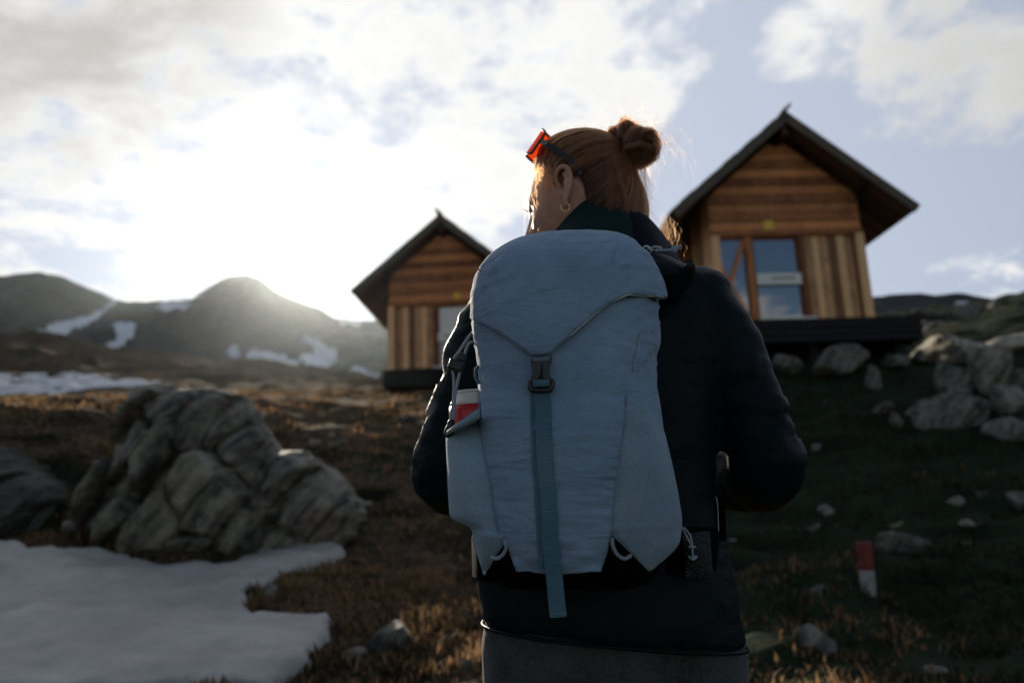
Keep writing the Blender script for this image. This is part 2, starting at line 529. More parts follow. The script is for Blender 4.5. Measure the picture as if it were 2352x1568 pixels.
# hair cap and strands
M['haircap'] = simple('auburn_hair_base', (.035, .013, .006), .75, var=.4, scale=90)
m = bpy.data.materials.new('auburn_hair'); m.use_nodes = True
t = NT(m.node_tree); t.n.clear()
hb = t.add('ShaderNodeBsdfHairPrincipled')
hb.parametrization = 'COLOR'
hb.inputs['Color'].default_value = (.27, .105, .042, 1)
hb.inputs['Roughness'].default_value = .32
hb.inputs['Radial Roughness'].default_value = .45
hi = t.add('ShaderNodeHairInfo')
ht = t.add('ShaderNodeAttribute', attribute_name='tone')
hc = t.mix(t.m('ADD', t.m('MULTIPLY', hi.outputs['Random'], .25), t.m('MULTIPLY', ht.outputs['Fac'], .75)), (.008, .0025, .0011, 1), (.19, .056, .018, 1))
t.put(hb.inputs['Color'], hc)
t.add('ShaderNodeOutputMaterial', ins={0: hb})
M['hair'] = m
# orange lens
m = bpy.data.materials.new('orange_lens'); m.use_nodes = True
t = NT(m.node_tree); t.n.clear()
tr = t.add('ShaderNodeBsdfTransparent', ins={'Color': (.92, .27, .11, 1)})
tl = t.add('ShaderNodeBsdfTranslucent', ins={'Color': (.90, .22, .05, 1)})
gl = t.add('ShaderNodeBsdfGlossy', ins={'Color': (1, .5, .3, 1), 'Roughness': .05})
mx = t.add('ShaderNodeMixShader', ins={0: .22, 1: tr, 2: tl})
mx2 = t.add('ShaderNodeMixShader', ins={0: .10, 1: mx, 2: gl})
t.add('ShaderNodeOutputMaterial', ins={0: mx2})
M['lens'] = m
# grass blades
m, t, b, out = new_mat('dry_grass')
co = t.add('ShaderNodeTexCoord').outputs['Object']
at = t.add('ShaderNodeAttribute', attribute_name='tone')
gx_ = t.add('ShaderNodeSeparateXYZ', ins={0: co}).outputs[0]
dry_lit = t.m('SUBTRACT', t.m('ADD', t.noise(co, 1.1, 4), t.m('MULTIPLY', at.outputs['Fac'], .35)), t.ss(gx_, .3, 3.2, 0.0, .34))  # blades drier and lighter left, greener right: sun and shade in the colour
gcol = t.mix(t.ss(dry_lit, .40, .80), (.022, .026, .011, 1), (.34, .205, .105, 1))
tl = t.add('ShaderNodeBsdfTranslucent', ins={'Color': gcol})
t.put(b.inputs['Base Color'], t.vm('SCALE', gcol, scale=.75)); b.inputs['Roughness'].default_value = .7
b.inputs['Specular IOR Level'].default_value = .2
ms = t.add('ShaderNodeMixShader', ins={0: .5, 1: b, 2: tl})
t.l.new(ms.outputs[0], out.inputs[0])
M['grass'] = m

# ------------------------------------------------------------------ terrain
ROWS = [4, 5, 5.6, 6.4, 7.2, 8, 9, 10, 12, 14, 17, 20, 24, 30, 36, 45, 55, 70, 90, 115]
TAB = {
 0:    [1530, 1400, 1290, 1180, 990, 945, 938, 933, 928, 925, 922, 918, 912, 868, 885, 803, 850, 850, 768, 880],
 150:  [1530, 1400, 1300, 1190, 1000, 948, 940, 934, 928, 925, 921, 917, 910, 868, 885, 818, 855, 855, 778, 880],
 300:  [1535, 1410, 1320, 1220, 1030, 955, 940, 932, 925, 921, 917, 912, 905, 874, 890, 838, 860, 860, 803, 885],
 420:  [1540, 1420, 1340, 1260, 1150, 1060, 960, 930, 918, 914, 910, 906, 900, 884, 895, 862, 870, 866, 812, 888],
 560:  [1540, 1425, 1350, 1285, 1200, 1120, 1030, 965, 925, 915, 910, 905, 898, 890, 893, 878, 876, 870, 820, 890],
 700:  [1540, 1430, 1350, 1285, 1215, 1140, 1070, 1005, 945, 925, 912, 905, 898, 893, 893, 885, 880, 872, 850, 890],
 900:  [1540, 1430, 1350, 1285, 1215, 1140, 1070, 1005, 950, 928, 910, 895, 895, 896, 895, 890, 885, 880, 868, 892],
 1200: [1540, 1430, 1350, 1280, 1210, 1135, 1065, 1005, 950, 928, 910, 895, 885, 890, 890, 890, 890, 890, 888, 892],
 1500: [1540, 1440, 1360, 1290, 1215, 1140, 1065, 1000, 925, 885, 850, 842, 850, 870, 880, 885, 888, 890, 890, 895],
 1750: [1535, 1430, 1350, 1285, 1210, 1135, 1050, 975, 870, 812, 800, 800, 810, 830, 840, 840, 840, 840, 840, 850],
 1950: [1530, 1425, 1345, 1280, 1205, 1125, 1040, 960, 865, 812, 800, 800, 800, 800, 795, 780, 770, 760, 750, 760],
 2100: [1525, 1420, 1340, 1270, 1195, 1115, 1030, 950, 866, 832, 792, 782, 790, 790, 770, 745, 735, 725, 715, 735],
 2250: [1520, 1410, 1330, 1260, 1185, 1100, 1010, 935, 866, 822, 752, 737, 745, 750, 745, 725, 715, 710, 700, 720],
 2400: [1510, 1400, 1320, 1250, 1170, 1080, 990, 910, 838, 790, 705, 695, 700, 710, 710, 700, 695, 690, 685, 700]}
_cols = sorted(TAB)
_tc = np.array([ray(c, 950)[0]/ray(c, 950)[1] for c in _cols])
_zt = np.array([[U(c, TAB[c][k], Y)[2] for k, Y in enumerate(ROWS)] for c in _cols])
_Yr = np.array(ROWS, float)

def base_z(X, Y):
    X = np.asarray(X, float); Y = np.asarray(Y, float)
    t = X/np.maximum(Y, 4.0)
    t = np.clip(t, _tc[0], _tc[-1])
    ci = np.clip(np.searchsorted(_tc, t)-1, 0, len(_tc)-2)
    ft = (t - _tc[ci])/(_tc[ci+1]-_tc[ci]); ft = ft*ft*(3-2*ft)*.5 + ft*.5
    Yc = np.clip(Y, 4.0, 115.0)
    ri = np.clip(np.searchsorted(_Yr, Yc)-1, 0, len(_Yr)-2)
    fy = (Yc-_Yr[ri])/(_Yr[ri+1]-_Yr[ri])
    z = (_zt[ci, ri]*(1-ft)+_zt[ci+1, ri]*ft)*(1-fy) + (_zt[ci, ri+1]*(1-ft)+_zt[ci+1, ri+1]*ft)*fy
    z4 = z
    zn = np.where(Y < 1.4, (Y-1.4)*.16, (Y-1.4)/2.6*z4)
    z = np.where(Y < 4.0, zn, z)
    z = np.where(Y > 115, z + (Y-115)*.03, z)
    return z

def ground_z(X, Y):
    X = np.atleast_1d(np.asarray(X, float)); Y = np.atleast_1d(np.asarray(Y, float))
    z = base_z(X, Y)
    Z0 = np.zeros_like(X)
    near = sm(Y, 1.6, 4.5)*.85 + .15
    n = .075*fbm(np.stack([X*.9, Y*1.25, Z0], 1), 3)
    m = np.abs(pn(np.stack([X*1.5, Y*2.6, Z0+5], 1)))
    n += .17*(.28-m)
    n += .17*(.25-np.abs(pn(np.stack([X*.55, Y*1.7, Z0+15], 1))))*sm(Y, 4, 7) + .022*fbm(np.stack([X*6.5, Y*7.5, Z0+9], 1), 2)
    far = sm(Y, 18, 60)
    z = z + near*n*(1+far*2) + far*1.1*fbm(np.stack([X*.10, Y*.12, Z0+2], 1), 4)
    return z

def gz(x, y): return float(ground_z(x, y)[0])

def ground_hit(px, py, y0=2.2, y1=40):
    Ys = np.concatenate([np.linspace(y0, 14, 500), np.linspace(14, y1, 300)])
    d = ray(px, py); P = np.array([0, 0, CAMZ]) + d[None, :]*(Ys/d[1])[:, None]
    dz = P[:, 2]-ground_z(P[:, 0], P[:, 1])
    k = np.where(dz <= 0)[0]
    return P[k[0]] if len(k) else P[-1]

u = np.linspace(-1, 1, 401)
gx = np.sinh(u*5.6)/math.sinh(5.6)*900
v = np.linspace(0, 1, 470)
gy = np.concatenate([np.linspace(-400, -8, 16), np.linspace(-6, 2, 24), 2.2+(np.exp(v*5.2)-1)/(math.exp(5.2)-1)*600])
GX, GY = np.meshgrid(gx, gy)
# follow the view cone a little so that detail sits where it shows
GX = GX*np.where(GY > 3, np.clip(GY/9, .35, 1.4), .6)
GZ = ground_z(GX.ravel(), GY.ravel())
VG = np.stack([GX.ravel(), GY.ravel(), GZ], 1)
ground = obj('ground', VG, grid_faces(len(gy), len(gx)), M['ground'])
tag(ground, kind='structure')

# --- snow fields lying on the ground (a thick sheet following the terrain)
def poly_sd(P, poly):
    """signed distance, positive inside"""
    poly = np.asarray(poly, float); n = len(poly)
    d = np.full(len(P), 1e9); ins = np.zeros(len(P), bool)
    for i in range(n):
        a, b = poly[i], poly[(i+1) % n]
        e = b-a; wv = P-a
        tt = np.clip((wv*e).sum(1)/((e*e).sum()+1e-12), 0, 1)
        d = np.minimum(d, np.linalg.norm(wv-e*tt[:, None], axis=1))
        c = ((a[1] <= P[:, 1]) & (b[1] > P[:, 1])) | ((b[1] <= P[:, 1]) & (a[1] > P[:, 1]))
        with np.errstate(divide='ignore', invalid='ignore'):
            xi = a[0] + (P[:, 1]-a[1])/(b[1]-a[1]+1e-12)*(b[0]-a[0])
        ins ^= c & (P[:, 0] < xi)
    return np.where(ins, d, -d)

def snow_sheet(name, poly, res, h, edge, wob=.08, bumps=.02, mat='snow', lift=.05):
    poly = np.asarray(poly, float)
    lo, hi = poly.min(0)-.3, poly.max(0)+.3
    xs = np.arange(lo[0], hi[0], res[0]); ys = np.arange(lo[1], hi[1], res[1])
    A, B = np.meshgrid(xs, ys); P = np.stack([A.ravel(), B.ravel()], 1)
    W = P + wob*np.stack([fbm(np.stack([P[:, 0]*2.2, P[:, 1]*2.2, 0*P[:, 0]], 1), 3), fbm(np.stack([P[:, 0]*2.2, P[:, 1]*2.2, 7+0*P[:, 0]], 1), 3)], 1)
    sd = poly_sd(W, poly)
    # smooth base so that the snow bridges the bumps of the turf
    zb = base_z(P[:, 0], P[:, 1])*.6 + ground_z(P[:, 0], P[:, 1])*.4
    Z = zb + lift + h*np.sqrt(np.clip(sd/edge, 0, 1)) - (.25+lift)*sm(-sd, 0, max(.10, 4*res[1])) + bumps*fbm(np.stack([P[:, 0]*1.6, P[:, 1]*1.9, 0*P[:, 0]+3], 1), 3) + (.010 - .016*np.abs(pn(np.stack([P[:, 0]*7, P[:, 1]*8, 0*P[:, 0]+1], 1))))
    keep = sd > -max(.14, 5*res[1])
    idx = -np.ones(len(P), int); idx[keep] = np.arange(keep.sum())
    F = [tuple(idx[i] for i in f) for f in grid_faces(len(ys), len(xs)) if all(keep[i] for i in f)]
    V = np.stack([P[:, 0], P[:, 1], Z], 1)[keep]
    o = obj(name, V, F, M[mat])
    tag(o, kind='structure')
    return o

near_px = [(-300, 1250), (0, 1271), (80, 1278), (230, 1280), (300, 1300), (350, 1312), (440, 1312), (520, 1302), (600, 1280), (660, 1262), (730, 1258), (782, 1274),
           (740, 1300), (640, 1330), (540, 1366), (552, 1400), (580, 1436), (660, 1428), (742, 1432), (735, 1470), (742, 1485), (690, 1540), (600, 1620), (0, 1640), (-300, 1640)]
near_poly = []
for (a, b) in near_px:
    p = ground_hit(a, min(b, 1600), 2.2)
    near_poly.append(p[:2])
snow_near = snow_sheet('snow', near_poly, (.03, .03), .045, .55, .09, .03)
far_px = [(-300, 913), (0, 914), (130, 912), (160, 905), (260, 903), (330, 898), (385, 893), (360, 884), (300, 877), (210, 871), (100, 871), (0, 871), (-300, 868)]
# the far bank faces the valley between 24 m and 31 m
far_poly = []
for (a, b) in far_px:
    Yv = 24 + (912-b)/44*6.5
    far_poly.append(U(a, b, Yv)[:2])
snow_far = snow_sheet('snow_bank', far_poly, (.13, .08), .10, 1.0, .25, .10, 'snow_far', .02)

# ------------------------------------------------------------------ mountains
def mountain(name, ridge, Yr, Yb, base_py, cols, rows, amp, polys=(), mat=None, seed=0):
    ridge = np.asarray(ridge, float)
    pxs = np.linspace(ridge[0, 0], ridge[-1, 0], cols)
    ry = np.interp(pxs, ridge[:, 0], ridge[:, 1])
    ry = ry + 2.0*fbm(np.stack([pxs*.03, 0*pxs+seed, 0*pxs], 1), 4)
    V = []
    for k in range(rows):
        s = k/(rows-1)*1.25
        for j in range(cols):
            top = U(pxs[j], ry[j], Yr); bot = U(pxs[j], base_py, Yb)
            if s <= 1:
                c = s**.85
                p = bot*(1-c) + top*c
                p[2] = bot[2] + (top[2]-bot[2])*(s**1.05)
            else:
                p = top + np.array([0, 1, 0])*(s-1)*900 - np.array([0, 0, 1])*(s-1)*420
            V.append(p)
    V = np.array(V)
    S = np.repeat(np.arange(rows)/(rows-1)*1.25, cols)
    env = np.sin(np.clip(S, 0, 1)*math.pi)**.7
    V[:, 2] += amp*env*(fbm(np.stack([V[:, 0]*.018, V[:, 1]*.018, 0*S+seed], 1), 5) - .4)
    V[:, 1] -= amp*.8*env*np.abs(pn(np.stack([V[:, 0]*.03, V[:, 2]*.012, 0*S+seed+4], 1)))
    F = grid_faces(rows, cols)
    o = obj(name, V, F, mat or M['mount'])
    Q = proj(V)
    Q = Q + 5*np.stack([fbm(np.stack([Q[:, 0]*.05, Q[:, 1]*.05, 0*S], 1), 3), fbm(np.stack([Q[:, 0]*.05, Q[:, 1]*.05, 0*S+8], 1), 3)], 1)
    sn = np.zeros(len(V))
    for pl in polys:
        sn = np.maximum(sn, sm(poly_sd(Q, pl), -3, 3))
    sn[S > 1.02] = 0
    at = o.data.attributes.new('snow', 'FLOAT', 'POINT'); at.data.foreach_set('value', sn)
    tag(o, kind='structure')
    return o

R1 = [(-3200, 905), (-2200, 760), (-1500, 640), (-900, 600), (-500, 660), (-200, 640), (0, 633), (40, 627), (90, 624), (140, 632), (190, 655), (235, 672), (265, 688), (300, 692), (400, 688), (440, 686), (470, 665),
      (500, 645), (530, 633), (565, 630), (600, 640), (632, 668), (665, 684), (700, 697), (735, 708), (770, 730), (830, 738), (880, 735), (1000, 722), (1200, 705), (1500, 700), (1750, 720), (2300, 800), (2900, 910)]
SN = [[(268, 688), (240, 705), (200, 725), (150, 737), (110, 745), (72, 758), (75, 772), (125, 770), (112, 783), (140, 778), (165, 757), (205, 745), (235, 722), (262, 700)],
      [(258, 740), (300, 738), (314, 752), (300, 775), (278, 800), (240, 805), (238, 793), (265, 780), (268, 762)],
      [(360, 706), (385, 690), (440, 694), (425, 710), (380, 714)],
      [(525, 798), (545, 798), (556, 825), (530, 830), (520, 815)],
      [(562, 808), (600, 805), (660, 818), (690, 835), (670, 845), (600, 833), (565, 825)],
      [(690, 770), (735, 785), (760, 800), (780, 805), (770, 830), (745, 852), (715, 850), (680, 822), (690, 812), (725, 810), (722, 795), (695, 782)],
      [(795, 850), (820, 838), (845, 850), (876, 858), (860, 872), (838, 880), (820, 875), (795, 865)],
      [(775, 735), (830, 742), (825, 748), (785, 744)]]
mountain('mountain', R1, 430, 150, 920, 1300, 130, 17, SN)
R2 = [(1500, 700), (1800, 690), (1990, 682), (2040, 676), (2100, 671), (2150, 676), (2200, 671), (2250, 679), (2300, 688), (2352, 670), (2450, 640), (2700, 600), (3200, 640), (4200, 700), (5200, 830)]
SN2 = [[(2195, 690), (2230, 692), (2290, 706), (2280, 716), (2235, 706), (2195, 700)], [(2305, 668), (2352, 655), (2400, 650), (2400, 660), (2330, 676)]]
mountain('far_hill', R2, 260, 125, 840, 420, 90, 6, SN2, seed=3)

# ------------------------------------------------------------------ rocks
def ico(sub):
    bm = bmesh.new(); bmesh.ops.create_icosphere(bm, subdivisions=sub, radius=1.0)
    V = np.array([v.co[:] for v in bm.verts]); F = [tuple(v.index for v in f.verts) for f in bm.faces]
    bm.free(); return V, F
ICO = {k: ico(k) for k in (3, 4, 5, 6)}

def rock_mesh(sub, size, seed, planes=14, rough=.06, rot=(0, 0, 0), boxy=0, strat=0.0):
    V, F = ICO[sub]
    r = np.random.default_rng(seed)
    Nn = r.normal(size=(planes, 3)); Nn /= np.linalg.norm(Nn, axis=1)[:, None]
    dk = r.uniform(.50, 1.0, planes)
    dot = V @ Nn.T
    with np.errstate(divide='ignore'):
        rr = np.where(dot > .05, dk/np.maximum(dot, .05), 9)
    rr = np.minimum(rr.min(1), 1.25)
    if boxy:
        rr = np.minimum(rr*1.15, 1/((np.abs(V)**boxy).sum(1)**(1/boxy)))
    P = V*rr[:, None]
    P = P*(1 + rough*fbm(P*2.4+seed, 5)[:, None])
    if strat:
        h = P[:, 2]*5 + .6*pn(P*1.7+seed)
        P *= (1 + strat*(np.abs((h % 1)-.5)-.25))[:, None]
    P = P*np.asarray(size)
    E = Matrix.Rotation(rot[2], 3, 'Z') @ Matrix.Rotation(rot[1], 3, 'Y') @ Matrix.Rotation(rot[0], 3, 'X')
    P = P @ np.array(E).T
    return P, F

def rock(name, label, px0, px1, py0, py1, seed, sub=4, mat='stone', depth=.9, sink=.3, cat='rock', group=None, Y=None, rot=None, strat=0.0, planes=9):
    pc = .5*(px0+px1)
    base = ground_hit(pc, py1) if Y is None else U(pc, py1, Y)
    k = base[1]/FPX*1.03
    hw = .5*(px1-px0)*k; hh = (py1-py0)*k*(1+sink)/2
    P, F = rock_mesh(sub, (hw*1.05, hw*depth, hh), seed, rot=rot or (0, 0, seed*1.3), strat=strat, planes=planes)
    # fit the turned shape to the outline it has in the photograph
    P[:, 0] *= hw/np.abs(P[:, 0]).max(); 
    c = np.array([base[0], base[1]+hw*depth*.35, 0.0])
    top = U(pc, py0, base[1]+hw*depth*.35)[2]
    P[:, 2] *= hh/P[:, 2].max()
    P = P + c; P[:, 2] += top-hh
    o = obj(name, P, F, M[mat])
    return tag(o, label, cat, group)

# layered outcrop of tilted slabs by the snow
def slab_at(px, py, Y, half, ang, seed, yaw=.25, sub=5):
    """slab centre, half sizes (thickness, depth, length), lean of its long axis from vertical"""
    P, F = rock_mesh(sub, half, seed, planes=9, rough=.05, boxy=4.5)
    E = Matrix.Rotation(yaw, 3, 'Z') @ Matrix.Rotation(ang, 3, 'Y')
    P = P @ np.array(E).T + U(px, py, Y)
    return P, F
A = rad(30)
def layered(V, N_, sc, amp):
    q = np.stack([V[:, 0]*math.cos(A)-V[:, 2]*math.sin(A), V[:, 1], V[:, 0]*math.sin(A)+V[:, 2]*math.cos(A)], 1)
    qa = q + .10*np.stack([pn(q*2.2), pn(q*2.2+7), pn(q*2.2+13)], 1)
    cr = np.clip(1-np.abs(pn(qa*np.array([5.5, 1.2, .9])*sc))*7, 0, 1)
    cr2 = np.clip(1-np.abs(pn(qa*np.array([2.5, 2.5, 2.8])*sc+31))*9, 0, 1)
    st = pn(qa*np.array([9, 1.5, 1.1])*sc+3)
    return V + N_*(amp*(.55*st - 1.3*cr - .8*cr2 + .5*fbm(q*5, 4)))[:, None]
def slab_ends(b, t_, Y, th, dp, seed, over=1.08):
    p0, p1 = U(b[0], b[1], Y), U(t_[0], t_[1], Y+.12)
    ax_ = p1-p0; L = np.linalg.norm(ax_); ax_ /= L
    P, F = rock_mesh(5, (th, dp, L/2*over), seed, planes=9, rough=.05, boxy=5)
    e1 = np.cross(np.array([0, 1.0, 0]), ax_); e1 /= np.linalg.norm(e1); e2 = np.cross(ax_, e1)
    yw = .35*math.sin(seed*1.9); e1, e2 = e1*math.cos(yw)+e2*math.sin(yw), e2*math.cos(yw)-e1*math.sin(yw)
    P = P[:, :1]*e1 + P[:, 1:2]*e2 + P[:, 2:3]*ax_ + (p0+p1)/2
    return P, F
def fractured(outline, Yc, depth, lean, nu, nv, seed, res=.014, relief=.13, crack=.07):
    """a standing rock: lens-shaped body split into leaning slabs by fractures; every slab stands out by its own amount"""
    poly = np.array([U(a, b, Yc)[[0, 2]] for a, b in outline])
    lo, hi = poly.min(0)-.05, poly.max(0)+.05
    xs = np.arange(lo[0], hi[0], res); zs = np.arange(lo[1], hi[1], res)
    A_, B_ = np.meshgrid(xs, zs); P = np.stack([A_.ravel(), B_.ravel()], 1)
    P3 = np.stack([P[:, 0], 0*P[:, 0]+seed, P[:, 1]], 1)
    W = P + .045*np.stack([fbm(P3*5, 3), fbm(P3*5+9, 3)], 1)
    sd = poly_sd(W, poly)
    uv = np.stack([P[:, 0]*math.cos(lean)-P[:, 1]*math.sin(lean), P[:, 0]*math.sin(lean)+P[:, 1]*math.cos(lean)], 1)
    uv = uv + .022*np.stack([fbm(P3*2.5+3, 3), fbm(P3*2.5+13, 3)], 1)
    q = uv*np.array([nu, nv]); rr_ = np.random.default_rng(seed)
    g0 = np.floor(q.min(0)).astype(int)-1; g1 = np.ceil(q.max(0)).astype(int)+1
    cells = np.array([[a + rr_.uniform(.05, .95), b + rr_.uniform(.05, .95)] for a in range(g0[0], g1[0]+1) for b in range(g0[1], g1[1]+1)])
    off = rr_.uniform(-1, 1, len(cells)); tu = rr_.normal(.0, .55, len(cells)); tv_ = rr_.normal(0, .25, len(cells))
    d = np.linalg.norm(q[:, None, :]-cells[None], axis=2); o_ = np.argsort(d, axis=1)[:, :2]
    k = o_[:, 0]; f1 = d[np.arange(len(q)), k]; f2 = d[np.arange(len(q)), o_[:, 1]]
    rel = relief*(off[k] + tu[k]*(q[:, 0]-cells[k, 0]) + tv_[k]*(q[:, 1]-cells[k, 1]))
    rel -= crack*np.clip(1-(f2-f1)/.12, 0, 1)
    fine = np.stack([uv[:, 0]*16, 0*uv[:, 0]+seed, uv[:, 1]*3], 1)
    rel += .020*pn(fine) + .016*fbm(P3*9, 4)
    t_ = np.clip(sd/(depth*.75), 0, 1); dome = depth*np.sqrt(1-(1-t_)**2)
    env = sm(sd, 0, .10)
    Yf = Yc - dome - rel*env; Yb_ = Yc + dome*.9 - rel*env*.3
    keep = sd > 0
    idx = -np.ones(len(P), int); n = keep.sum(); idx[keep] = np.arange(n)
    V = np.concatenate([np.stack([P[keep, 0], Yf[keep], P[keep, 1]], 1), np.stack([P[keep, 0], Yb_[keep], P[keep, 1]], 1)])
    F = []; edges = {}
    for f in grid_faces(len(zs), len(xs)):
        if all(keep[i] for i in f):
            a = [int(idx[i]) for i in f]
            F.append(tuple(a)); F.append(tuple(i+n for i in reversed(a)))
            for e0, e1 in zip(a, a[1:]+a[:1]):
                if (e1, e0) in edges: del edges[(e1, e0)]
                else: edges[(e0, e1)] = 1
    for e0, e1 in edges: F.append((e1, e0, int(e0+n), int(e1+n)))
    return V, F
V, F = fractured([(205, 1275), (198, 1210), (222, 1130), (262, 1070), (298, 1000), (325, 945), (352, 915), (392, 888), (430, 897), (470, 889), (520, 900), (560, 908), (592, 940), (622, 1000), (645, 1040), (655, 1120), (640, 1230), (600, 1330), (430, 1350), (330, 1340), (250, 1310)],
                 6.75, .62, rad(33), 5.2, 1.9, 5, relief=.25, crack=.17)
tag(obj('rock_outcrop', V, F, M['rock']), 'tall grey outcrop of tilted rock layers at the edge of the snow patch', 'rock')
V, F = fractured([(560, 1330), (572, 1190), (596, 1110), (632, 1050), (660, 1030), (710, 1040), (762, 1066), (802, 1112), (830, 1152), (836, 1182), (815, 1222), (780, 1262), (720, 1310), (650, 1340)],
                 6.85, .66, rad(48), 2.8, 1.7, 8, relief=.17, crack=.11)
tag(obj('boulder', V, F, M['rock']), 'broad brown-grey boulder leaning against the right side of the tall outcrop', 'boulder')
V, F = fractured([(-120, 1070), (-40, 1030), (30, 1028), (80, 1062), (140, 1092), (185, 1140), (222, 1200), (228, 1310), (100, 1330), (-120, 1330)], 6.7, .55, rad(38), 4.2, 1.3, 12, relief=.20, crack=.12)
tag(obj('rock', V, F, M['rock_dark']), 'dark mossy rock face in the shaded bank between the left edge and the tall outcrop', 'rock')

rock('boulder', 'small rounded brown boulder at the right foot of the leaning boulder', 742, 806, 1192, 1246, 5, mat='rock', cat='boulder')
rock('stone', 'tiny pale stone below the right end of the leaning boulder', 700, 722, 1222, 1245, 6, sub=3, cat='stone')
rock('stone', 'smooth rounded stone with a sunlit top in brown grass left of the hiker', 850, 958, 1426, 1482, 8, cat='stone', planes=8)
rock('stone', 'low flat grey stone half buried below the smooth rounded stone', 780, 842, 1484, 1516, 9, cat='stone')
rock('stone', 'small grey stone beside the left trouser leg', 1058, 1094, 1508, 1536, 10, sub=3, cat='stone')
rock('stone', 'small white stone on dark turf left of the backpack bottom', 1020, 1056, 1298, 1324, 11, sub=3, cat='stone')
rock('stone', 'grey stone in the dark notch of the snow patch', 600, 636, 1342, 1372, 12, sub=3, cat='stone')
rock('stone', 'large pale sunlit stone in the grass at the right of the hiker', 1808, 1936, 1430, 1488, 13, cat='stone', planes=18)
rock('stone', 'thin flat stone near the bottom right corner', 2108, 2188, 1522, 1542, 14, sub=3, cat='stone')
rock('stone', 'small dull stone just left of the red and white post', 1858, 1896, 1342, 1362, 15, sub=3, cat='stone')
rock('stone', 'pale stone cut by the right edge of the photo', 2318, 2372, 1128, 1172, 16, cat='stone')
rock('stone_slab', 'long flat grey slab lying behind the red and white post', 2020, 2142, 1218, 1264, 17, cat='slab', rot=(0, .15, 0), depth=.5)
rock('stone', 'tiny pale stone right of the right elbow', 1862, 1890, 1018, 1034, 18, sub=3, cat='stone')
rock('stone', 'tiny stone by the hanging strap end', 1670, 1694, 1230, 1250, 19, sub=3, cat='stone')
rock('stone', 'small slanted stone above the left tip of the big pale rock', 2012, 2054, 922, 946, 20, sub=3, cat='stone', Y=9.8)
rock('stone', 'small upright stone left of the big pale rock', 2048, 2076, 944, 976, 21, sub=3, cat='stone', Y=9.4)
rock('rock', 'big pale angular rock jutting from the dark slope at the right', 2108, 2290, 898, 988, 22, sub=5, planes=11, Y=9.6)
rock('rock', 'grey rock at the right edge below the big pale rock', 2266, 2400, 958, 1032, 23, sub=5, Y=9.0)
rock('rock', 'brightly sunlit rough rock on the brow of the right bank', 2148, 2298, 756, 848, 24, sub=5, planes=11, Y=13.2, mat='stone_sunlit', depth=1.5)
rock('rock', 'grey slanted rock under the brightly sunlit rock', 2164, 2262, 826, 902, 25, sub=5, Y=10.8)
rock('rock', 'dark grey rock right of the grey slanted rock', 2236, 2330, 800, 892, 26, sub=5, Y=10.6, mat='rock')
rock('rock', 'long sunlit rock on the bank at the right edge', 2286, 2420, 770, 822, 27, sub=4, Y=13.4, mat='stone_sunlit', depth=1.4)
rock('rock', 'grey rock beneath the deck of the right cabin', 1862, 2006, 792, 856, 28, sub=5, Y=11.9)
rock('rock', 'small rock under the door side of the right cabin deck', 1778, 1846, 812, 850, 29, sub=4, Y=11.8)
rock('rock', 'narrow upright rock at the right corner below the cabin deck', 1994, 2034, 836, 896, 30, sub=4, Y=11.2)
rock('rock', 'low sunlit rock on the bank right of the cabin deck', 2040, 2110, 808, 842, 31, sub=4, Y=12.4)
rock('stone', 'small pale stone under the brow of the right bank', 2098, 2130, 800, 830, 32, sub=3, cat='stone', Y=12.3)
rock('rock', 'pale rock at the far right below the long sunlit rock', 2310, 2400, 846, 900, 33, sub=4, Y=10.4)
rock('rock', 'dark angular rock filling the gap above the big pale rock at the right edge', 2280, 2400, 880, 965, 34, sub=5, Y=9.8, mat='rock')
rock('rock', 'wedge of grey rock between the grey slanted rock and the big pale rock', 2175, 2240, 868, 918, 35, sub=5, Y=10.2)
rock('rock', 'flat pale rock just under the brightly sunlit rock', 2240, 2310, 838, 872, 36, sub=4, Y=11.2)
for i, (a, b, c, d2_, Yv, lb) in enumerate([
        (2070, 2190, 712, 742, 42, 'long pale rock slab on the distant slope right of the cabin'),
        (2085, 2140, 735, 765, 36, 'grey rock in front of the long pale distant slab'),
        (2200, 2260, 700, 745, 40, 'tall grey rock on the distant slope at right'),
        (2260, 2330, 690, 720, 46, 'pale rock slab high on the distant slope near the right edge'),
        (2130, 2180, 738, 760, 34, 'bright small rock below the long pale distant slab'),
        (2010, 2080, 745, 790, 34, 'rough pale rock just behind the right end of the cabin deck')]):
    rock('rock', lb, a, b, c, d2_, 70+i, sub=4, Y=Yv)

rs = np.random.default_rng(77)
for i in range(26):
    a_ = rs.uniform(640, 1060) if i % 3 else rs.uniform(1840, 2320); b_ = rs.uniform(925, 1180) if i % 3 else rs.uniform(1040, 1420); w_ = rs.uniform(9, 24)
    rock('stone', 'small weathered stone half sunk in the brown turf left of the hiker' if i % 3 else 'small weathered stone half sunk in the dark turf right of the hiker', a_-w_, a_+w_, b_-w_*rs.uniform(.5, .9), b_, 200+i, sub=3, mat='rock' if i % 2 else 'stone', cat='stone', sink=.6,
         group='small stones in the left turf' if i % 3 else 'small stones in the right turf')

